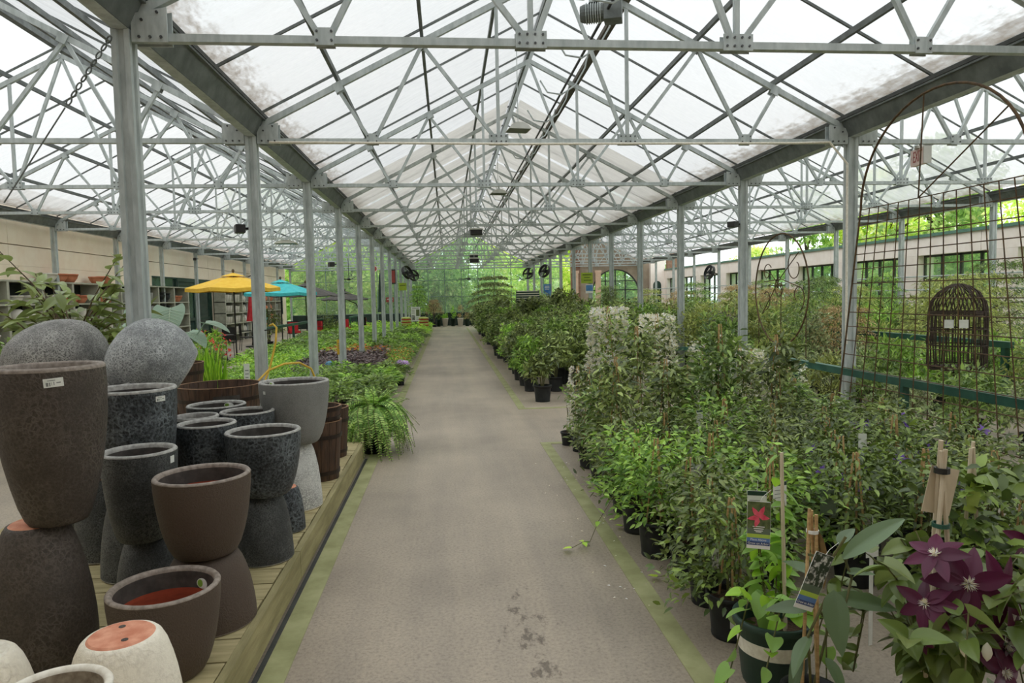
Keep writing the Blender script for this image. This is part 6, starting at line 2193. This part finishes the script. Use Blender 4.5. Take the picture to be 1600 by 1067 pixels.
bistro_table('dark round bistro table under the yellow umbrella', (-6.55, 20.6, 0))
bistro_chair('dark bistro chair under the yellow umbrella, facing the camera', (-6.35, 19.6, 0), PI - .2)
bistro_chair('dark bistro chair under the yellow umbrella, turned to the table', (-7.2, 20.2, 0), PI / 2)
bistro_chair('dark bistro chair on the far side of the yellow umbrella table', (-6.6, 21.5, 0), .1)
bistro_table('dark round bistro table under the turquoise umbrella', (-6.3, 25.2, 0))
bistro_chair('dark bistro chair under the turquoise umbrella', (-6.9, 24.6, 0), 2.0)
for i, (x, y, rz) in enumerate(((-5.75, 26.6, .4), (-5.1, 27.3, -.7), (-4.25, 29.2, .3), (-3.7, 31.2, 2.8))):
    c = bistro_chair('dark armchair with a red cushion, %s' % ('beside the green rail', 'under the first charcoal umbrella', 'below the hanging chair canopy', 'nearest the end wall')[i], (x, y, 0), rz)
    part('cushion', box(-.2, .2, -.2, .2, .461, .54), 'red_cloth', c, label='red seat cushion')
    part('back_cushion', box(-.18, .18, .14, .213, .545, .86), 'red_cloth', c, label='red back cushion')
sw = thing('garden_swing_bench', 'slatted bench back of striped green and cream boards above the shrubs', 'bench', (2.95, 25.2, 0))
for k in range(5):
    part('dark_slat', box(-.42, .42, -.012, .012, 1.44 + .085 * k, 1.495 + .085 * k), 'green_frame', sw)
    part('cream_slat', box(-.42, .42, -.018, .010, 1.497 + .085 * k, 1.523 + .085 * k), 'precast', sw)
for s in (-1, 1):
    part('leg', box(s * .40 - .03, s * .40 + .03, .014, .06, 0, 1.88), 'green_frame', sw)
part('seat', box(-.42, .42, -.42, -.02, .90, .94), 'green_frame', sw)
for s in (-1, 1):
    part('leg', box(s * .40 - .03, s * .40 + .03, -.40, -.34, 0, .90), 'green_frame', sw)

# ================================================================ signs
def sign(label, loc, w, h, m, rz=0.0, lines=(), lm='lime_ink', pole=None, frame=None):
    t = thing('sign', label, 'sign', loc, rz, 'signs in the greenhouse')
    part('sign_panel', box(-w / 2, w / 2, -.008, .008, 0, h), m, t)
    for (cx_, wz, z, hh) in lines:
        part('text_line', plane(cx_ - wz / 2, cx_ + wz / 2, z, z + hh, -.009), lm, t)
    if pole:
        part('sign_pole', box(-.015, .015, .010, .04, -loc[2], h * .8), pole, t)
    return t


sign('lime green square sign on a steel post above the big dark shrub', (4.74, 23.19, 2.06), .40, .36, 'lime_sign', 0, ((0, .30, .27, .035), (0, .2, .18, .03), (.02, .26, .085, .03)))
b2 = sign('small blue and white sign below the lime sign', (4.82, 23.19, 1.72), .26, .30, 'tag_white', 0)
part('blue_field', plane(-.12, .12, .08, .28, -.009), 'blue_sign', b2)
bb = sign('tall blue banner picturing trees under a sky, hung by a steel post', (4.70, 32.33, 1.30), .34, .92, 'blue_sign', 0, ((.0, .22, .80, .03), (0, .22, .73, .03), (0, .2, .66, .025)), 'tag_white')
for x, h_ in ((-.1, .26), (-.06, .2), (-.13, .16)):
    part('tree_picture', ([(x - .035, -.0095, .06), (x + .035, -.0095, .06), (x, -.0095, .06 + h_)], [(0, 1, 2)]), 'green_frame', bb)
part('rock_picture', ([(-.0, -.0095, .0), (.17, -.0095, .0), (.17, -.0095, .26), (.08, -.0095, .22)], [(0, 1, 2, 3)]), 'barrel_edge', bb)
wb = sign('white notice board with four printed panels by the end of the long bed', (-1.45, 32.0, .62), .42, .66, 'white_paint', 0, pole='black_metal')
part('photo_panel', plane(-.18, -.03, .06, .28, -.009), 'card_dark', wb)
part('photo_panel', plane(.02, .18, .24, .54, -.009), 'card_green', wb)
for k in range(6):
    part('text_line', plane(-.18, -.04, .34 + .035 * k, .352 + .035 * k, -.009), 'ink', wb)
for k in range(4):
    part('text_line', plane(.03, .17, .06 + .04 * k, .073 + .04 * k, -.009), 'ink', wb)
part('text_line', plane(-.15, .15, .58, .605, -.009), 'ink', wb)
sign('lime sign on a post of the umbrella side over the long bed', (XL + .08, Y0 + 9 * BAY - .09, 2.05), .34, .34, 'lime_sign', 0, ((0, .26, .2, .04),))
sign('small terracotta and white sign on a post by the lime hanging sign', (-2.55, 31.4, 1.52), .34, .22, 'exit_red', .3, ((0, .26, .12, .03),), 'tag_white', pole='black_metal')
nb_ = sign('narrow dark framed notice hung on a post of the umbrella side', (XL - .12, Y0 + 8 * BAY - .09, 2.28), .22, .62, 'ink_dark', .25)
part('poster_field', plane(-.09, .09, .06, .56, -.009), 'exit_red', nb_)
for i, (x, y, z, w, h, m, rz, lab) in enumerate(((-2.20, 14.2, .56, .075, .30, 'yellow_cloth', .3, 'yellow plant sign stuck in the bedding plants'), (-2.72, 9.6, .50, .075, .32, 'tag_white', .25, 'white plant sign with a teal foot near the yellow hose'))):
    s_ = sign(lab, (x, y, z), w, h, m, rz, ((0, w * .6, h * .55, .012), (0, w * .5, h * .4, .012), (0, w * .6, h * .7, .012)), 'ink', pole='tag_white')
    if i:
        part('teal_foot', plane(-w / 2, w / 2, 0, .06, -.009), 'teal_cloth', s_)

# exit sign on a stem under the second truss, turned to the aisle
ex = thing('exit_sign', 'pale exit sign with red letters hanging on a stem over the trellis', 'sign', (5.76, 8.02, 3.15), math.radians(-96))
part('housing', box(-.15, .15, -.028, .028, 0, .195), 'exit_face', ex)
part('battery_side', box(.151, .165, -.045, .045, -.005, .20), 'lightbox', ex)
o = place('lettering', text_mesh('EXIT', .19, 'exit_red', .001), ex, (0, -.0295, .097))
o.scale = (.50, 1, 1)
o.rotation_euler = (PI / 2, 0, 0)
for s in (-1, 1):
    part('chevron', ([(s * .125, -.030, .12), (s * .14, -.030, .097), (s * .125, -.030, .074), (s * .131, -.030, .097)], [(0, 1, 2, 3)]), 'exit_red', ex)
part('mount_canopy', lathe([(.001, .197), (.06, .197), (.06, .225), (.02, .235), (.012, .24), (.012, .262), (.001, .262)], 14), 'lightbox', ex)
e2 = thing('exit_sign', 'small red round sign far over the long bed', 'sign', (-3.60, Y0 + 10 * BAY, 3.20))
part('housing', move(lathe([(.001, 0), (.16, 0), (.16, .03), (.001, .03)], 20), 0, 0, 0, 0, 0, PI / 2), 'exit_face', e2)
part('red_disc', move(lathe([(.001, 0), (.12, 0), (.12, .004), (.001, .004)], 20), 0, -.031, 0, 0, 0, PI / 2), 'exit_red', e2)
part('hanger', tube([(0, 0, .16), (0, 0, .205)], .008, 6), 'steel', e2)

# ================================================================ fixtures in the roof
def led_lamp(label, loc, s=.24, drop=.9):
    t = thing('ceiling_lamp', label, 'lamp', loc, .12, 'square lamps under the roof')
    part('lamp_housing', prism([(-s * .62, 0), (s * .62, 0), (s * .45, .05), (s * .2, .085), (-s * .2, .085), (-s * .45, .05)], -s * .55, s * .55), 'lightbox', t)
    part('lens', box(-s * .55, s * .55, -s * .5, s * .5, -.006, -.001), 'lamp_under', t)
    part('cable', tube([(0, 0, .085), (0, 0, drop)], .006, 5), 'steel', t)


led_lamp('square unlit lamp hanging under the ridge over the aisle', (1.02, 9.5, 3.90), .25, 1.25)
led_lamp('square unlit lamp hanging highest, at the upper frame edge', (1.22, 6.45, 4.42), .25, .78)
led_lamp('pale box lamp hanging over the umbrella side', (-4.55, 20.5, 3.30), .5, 1.4)
led_lamp('pale lamp far down the centre roof', (1.2, 15.6, 3.95), .3, 1.1)
for i, (x, y, z) in enumerate(((.89, Y0 + 5 * BAY, 3.47), (1.17, Y0 + 8 * BAY, 3.30), (1.06, Y0 + 7 * BAY, 2.98))):
    t = thing('unit_heater', 'dark box heater hanging under the centre roof, %s from the camera' % ORD[i], 'heater', (x, y, z), 0, 'heaters under the roof')
    part('heater_body', box(-.17, .17, -.2, .2, 0, .13), 'black_metal', t)
    part('heater_hood', box(-.185, .185, -.21, .21, .132, .17), 'lightbox', t)
    part('hanger', tube([(0, 0, .17), (0, 0, (5.2 - z) if i < 2 else .42)], .008, 5), 'steel', t)
for i, (x, y, z) in enumerate(((1.05, 33.0, 2.55), (-4.2, 30.5, 2.55))):
    t = thing('ceiling_fan', 'ceiling fan with flat dark blades hanging ' + ('over the aisle end', 'over the hanging chair')[i], 'fan', (x, y, z), .3, 'ceiling fans')
    part('motor', lathe([(.001, -.05), (.08, -.04), (.09, .02), (.03, .06), (.001, .06)], 14), 'black_metal', t)
    part('rod', tube([(0, 0, .06), (0, 0, 1.0)], .012, 6), 'black_metal', t)
    for k in range(3):
        a = 2 * PI * k / 3
        part('blade', move(box(.08, .66, -.055, .055, -.006, .006), 0, 0, 0, a, 0, .15), 'black_metal', t)


def post_fan(label, loc, az, tilt=.35, r=.30):
    t = thing('wall_fan', label, 'fan', loc, az, 'round post fans')
    tm = Matrix.Rotation(tilt, 4, 'X')
    part('cage_rim', xf(lathe([(r, -.09), (r + .015, -.09), (r + .015, .05), (r, .05)], 24, True), tm @ Matrix.Rotation(PI / 2, 4, 'X')), 'black_metal', t)
    for sgn in (-.095, .055):
        for rr in (.28, .52, .76):
            part('guard_ring', xf(move(lathe([(r * rr, -.004), (r * rr + .008, -.004), (r * rr + .008, .004), (r * rr, .004)], 20, True), 0, 0, sgn), tm @ Matrix.Rotation(PI / 2, 4, 'X')), 'black_metal', t)
        for k in range(12):
            a = 2 * PI * k / 12
            part('guard_spoke', xf(tube([(.03 * math.cos(a), .03 * math.sin(a), sgn), (r * math.cos(a), r * math.sin(a), sgn)], .004, 4), tm @ Matrix.Rotation(PI / 2, 4, 'X')), 'black_metal', t)
    part('hub', xf(lathe([(.001, -.08), (.07, -.08), (.07, .14), (.001, .14)], 14), tm @ Matrix.Rotation(PI / 2, 4, 'X')), 'black_metal', t)
    for k in range(4):
        a = 2 * PI * k / 4
        part('blade', xf(move(box(.05, r * .92, -.06, .06, -.004, .004), 0, 0, 0, a, 0, .4), tm @ Matrix.Rotation(PI / 2, 4, 'X')), 'black_metal', t)
    part('bracket', bar((0, -.12, 0), (0, -.42, -.08), .04, .04, (1, 0, 0)), 'black_metal', t)


post_fan('round dark fan on a post of the trellis side, second from the end', (4.58, 32.2, 2.82), 2.2, .4)
post_fan('round dark fan on a post of the trellis side, nearest the end wall', (4.52, 38.25, 2.92), 2.5, .4)
post_fan('round dark fan on a post of the umbrella side, second from the end', (-1.80, 32.2, 2.86), -2.2, .4)
post_fan('round dark fan on a post of the umbrella side, nearest the end wall', (-1.80, 38.25, 2.92), -2.5, .4)
post_fan('round dark fan on the beige wall above the yellow umbrella', (-9.0, 34.0, 2.95), -1.9, .3, .34)
post_fan('round dark fan on a colonnade side post before the trees', (11.5, 29.5, 2.55), 1.8, .3)
for i, (x, y, z) in enumerate(((XL - .17, Y0 + BAY, 2.42), (XL - .17, Y0 + 3 * BAY, 2.32), (XR - .17, Y0 + 2 * BAY, 2.72), (XL - SPAN + .02, Y0 + 7 * BAY - .14, 3.2))):
    t = thing('security_camera', 'small dark box ' + ('on the pot side posts', 'lower on the pot side posts', 'on the second trellis side post', 'over the beige wall')[i], 'camera', (x, y, z), .4, 'small camera boxes')
    part('camera_body', box(-.05, .05, -.08, .08, 0, .09), 'black_metal', t)
    part('mount_arm', bar((.0, .0, .045), (.12, -.04, .05), .025, .025), 'black_metal', t)

# roof vent drive: shaft with a motor, curved racks at the trusses
vd = thing('vent_drive_shaft', 'long vent drive shaft under the ridge with curved racks', 'machinery', (BAYS['centre'] + .30, 0, 0))
zv = 4.52
part('shaft', tube([(0, 4.5, zv), (0, YE - .3, zv)], .016, 8), 'black_metal', vd)
rk = mesh('curved_rack', tube([(-.30, 0, .16), (-.2, 0, .0), (0, 0, -.03), (.2, 0, .10), (.34, 0, .34), (.40, 0, .58)], .012, 6), 'steel')
for k in range(NT):
    place('curved_rack', rk, vd, (0, Y0 + k * BAY + .35, zv))
    if k < NT - 1:
        place('curved_rack', rk, vd, (0, Y0 + k * BAY + 1.85, zv))
mo = thing('vent_motor', 'grey finned electric motor on the vent drive under the roof', 'motor', (BAYS['centre'] + .30, 7.1, zv), -.3)
part('gearbox', box(-.02, .16, -.09, .09, -.10, .08), 'steel_dark', mo)
part('motor_barrel', move(lathe([(.001, 0), (.085, 0), (.09, .02), (.09, .20), (.075, .24), (.001, .24)], 18), -.022, 0, 0, 0, -PI / 2), 'steel_dark', mo)
for k in range(7):
    part('cooling_fin', move(lathe([(.09, 0), (.102, 0), (.102, .008), (.09, .008)], 18, True), -.05 - .024 * k, 0, 0, 0, -PI / 2), 'steel', mo)
part('terminal_box', box(-.17, -.07, -.05, .05, .095, .14), 'steel', mo)
ch = thing('hanging_chain', 'steel chain with turnbuckle running down from the first post top', 'chain', (0, 0, 0))
pa, pb = Vector((XL - .05, 4.86, ZC - .02)), Vector((-2.95, 5.0, 2.35))
for k in range(9):
    f = k / 9
    p = pa + (pb - pa) * (f * .42)
    part('chain_link', xf(move(lathe([(.012, -.004), (.018, -.004), (.018, .004), (.012, .004)], 10, True), 0, 0, 0, 0, PI / 2), Matrix.Translation(p) @ (pb - pa).to_track_quat('Z', 'Y').to_matrix().to_4x4() @ Matrix.Rotation(PI / 2 * (k % 2), 4, 'Z') @ Matrix.Diagonal((1, 1, 1.7, 1))), 'steel_dark', ch)
part('tie_rod', tube([tuple(pa + (pb - pa) * .41), tuple(pb)], .005, 5), 'steel_dark', ch)
# conduit under the third chord and pipes along the colonnade
cd = solo('conduit_pipe', tube([(XL + .2, Y0 + BAY - .05, ZC + .005), (.9, Y0 + BAY - .05, ZC - .012), (XR - .7, Y0 + BAY - .05, ZC + .0), (XR - .3, Y0 + BAY - .05, ZC + .01), (XR - .10, Y0 + BAY - .09, ZC - .25), (XR - .085, Y0 + BAY - .085, 1.0)], .014, 7), 'rim_white', 'pale conduit clipped along the second truss and down the trellis side post', 'pipe')
for i, z in enumerate((1.62, 1.95)):
    solo('wall_pipe', tube([(XR + SPAN - .08, 11.0, z), (XR + SPAN - .08, YE - .3, z)], .018, 7), 'steel', 'thin steel pipe along the colonnade side posts, %s of the two' % ('lower', 'upper')[i], 'pipe', 'pipes along the colonnade')

# ================================================================ yellow hose, melons, end pots
hz = thing('garden_hose', 'yellow garden hose hanging from the second post and looping over the barrel', 'hose', (0, 0, 0))
part('hose_line', tube([(XL + .12, 7.96, 1.38), (XL + .16, 7.95, 1.40), (XL + .20, 7.94, 1.36), (XL + .19, 7.92, 1.2), (XL + .13, 7.9, .95), (XL + .06, 7.82, .72), (XL + .1, 7.6, .50), (XL + .2, 7.5, .2), (XL + .25, 7.6, .02)], .012, 8), 'hose', hz, True)
part('hose_line', tube([(XL - .02, 7.55, .55), (XL + .04, 7.6, .78), (XL + .14, 7.75, .90), (XL + .28, 7.9, .955), (XL + .40, 8.1, .945), (XL + .50, 8.25, .86), (XL + .55, 8.3, .7), (XL + .55, 8.3, .02)], .012, 8), 'hose', hz, True)
part('wall_hook', tube([(XL + .06, 7.98, 1.33), (XL + .18, 7.97, 1.35)], .008, 6), 'black_metal', hz)
for i, (x, y) in enumerate(((-1.06, 31.0), (-1.85, 31.4))):
    t = thing('stacked_planters', 'tower of yellow-green glazed bowls ' + ('on the aisle side of', 'on the umbrella side of')[i] + ' the white board', 'planter', (x, y, 0), 0, 'towers of glazed bowls')
    part('plinth', lathe([(.001, 0), (.16, 0), (.16, .46), (.001, .46)], 20), 'barrel', t)
    for k in range(3):
        part('bowl', move(lathe([(.001, 0), (.17, 0), (.215, .04), (.22, .07), (.20, .10), (.10, .125), (.001, .13)], 22), 0, 0, .462 + .13 * k), 'lime_glaze', t, True)
        part('red_band', move(lathe([(.2, .0), (.222, .012), (.222, .03), (.2, .03)], 22, True), 0, 0, .455 + .13 * k), 'red_cloth', t, label='red band between the bowls')
for i, (x, y, m_, s_) in enumerate(((-.14, 40.6, 'cream_pot', .72), (.74, 40.2, 'cream_pot', .72), (-.52, 40.7, 'green_frame', .62), (.32, 40.9, 'green_frame', .66), (1.15, 40.6, 'green_frame', .62), (-1.0, 40.8, 'green_frame', .66))):
    t = thing('tall_planter', ('tall white planter' if m_ == 'cream_pot' else 'dark green planter') + ' with a small plant, aisle end, %s from the umbrella side' % ORD[(2, 4, 1, 3, 5, 0)[i]], 'planter', (x, y, 0), 0, 'planters at the aisle end')
    part('pot_body', lathe([(.001, 0), (.17 * s_, 0), (.25 * s_, .62 * s_), (.265 * s_, .62 * s_), (.265 * s_, .68 * s_), (.235 * s_, .68 * s_), (.22 * s_, .55 * s_), (.001, .55 * s_)], 24), m_, t, True)
    part('foliage', shrubby(R, 200, .22, .60 * s_, .75 + .5 * (i % 2), .09, .36, False, 6), ('lf_lime', 'lf_rust', 'lf_mid')[i % 3], t, kind='stuff')

# prototypes that were never placed leave the scene; helper properties go too
for o in [o for o in COL.objects if o.parent is None and '_used' in o.keys()]:
    if not o['_used']:
        for c in list(o.children):
            for g in list(c.children):
                bpy.data.objects.remove(g)
            bpy.data.objects.remove(c)
        bpy.data.objects.remove(o)
for o in COL.objects:
    for k_ in ('_used', '_r'):
        if k_ in o.keys():
            del o[k_]
import OpenImageIO as oiio, numpy as np, sys
im=oiio.ImageBuf('/workdir/render_main.png').get_pixels(oiio.UINT8)[...,:3]
k=im.shape[1]/1600
for n,(x0,y0,x1,y1) in dict(roofL=(430,120,480,160),roofR=(1150,30,1200,60),roofR2=(1200,170,1240,190),shade=(560,300,600,320),floor_near=(600,900,700,1000),floor_mid=(640,640,740,680),wall=(100,380,160,410),post=(200,250,212,330),whitepot=(180,1020,260,1060),brownpot=(280,780,350,830),bed=(520,585,600,605),endglass=(700,430,760,470),trees=(1300,340,1340,370),beam=(1260,400,1300,415)).items():
    a=im[int(y0*k):int(y1*k),int(x0*k):int(x1*k)].reshape(-1,3); print(n,a.mean(0).round().astype(int),a.std(0).round().astype(int))
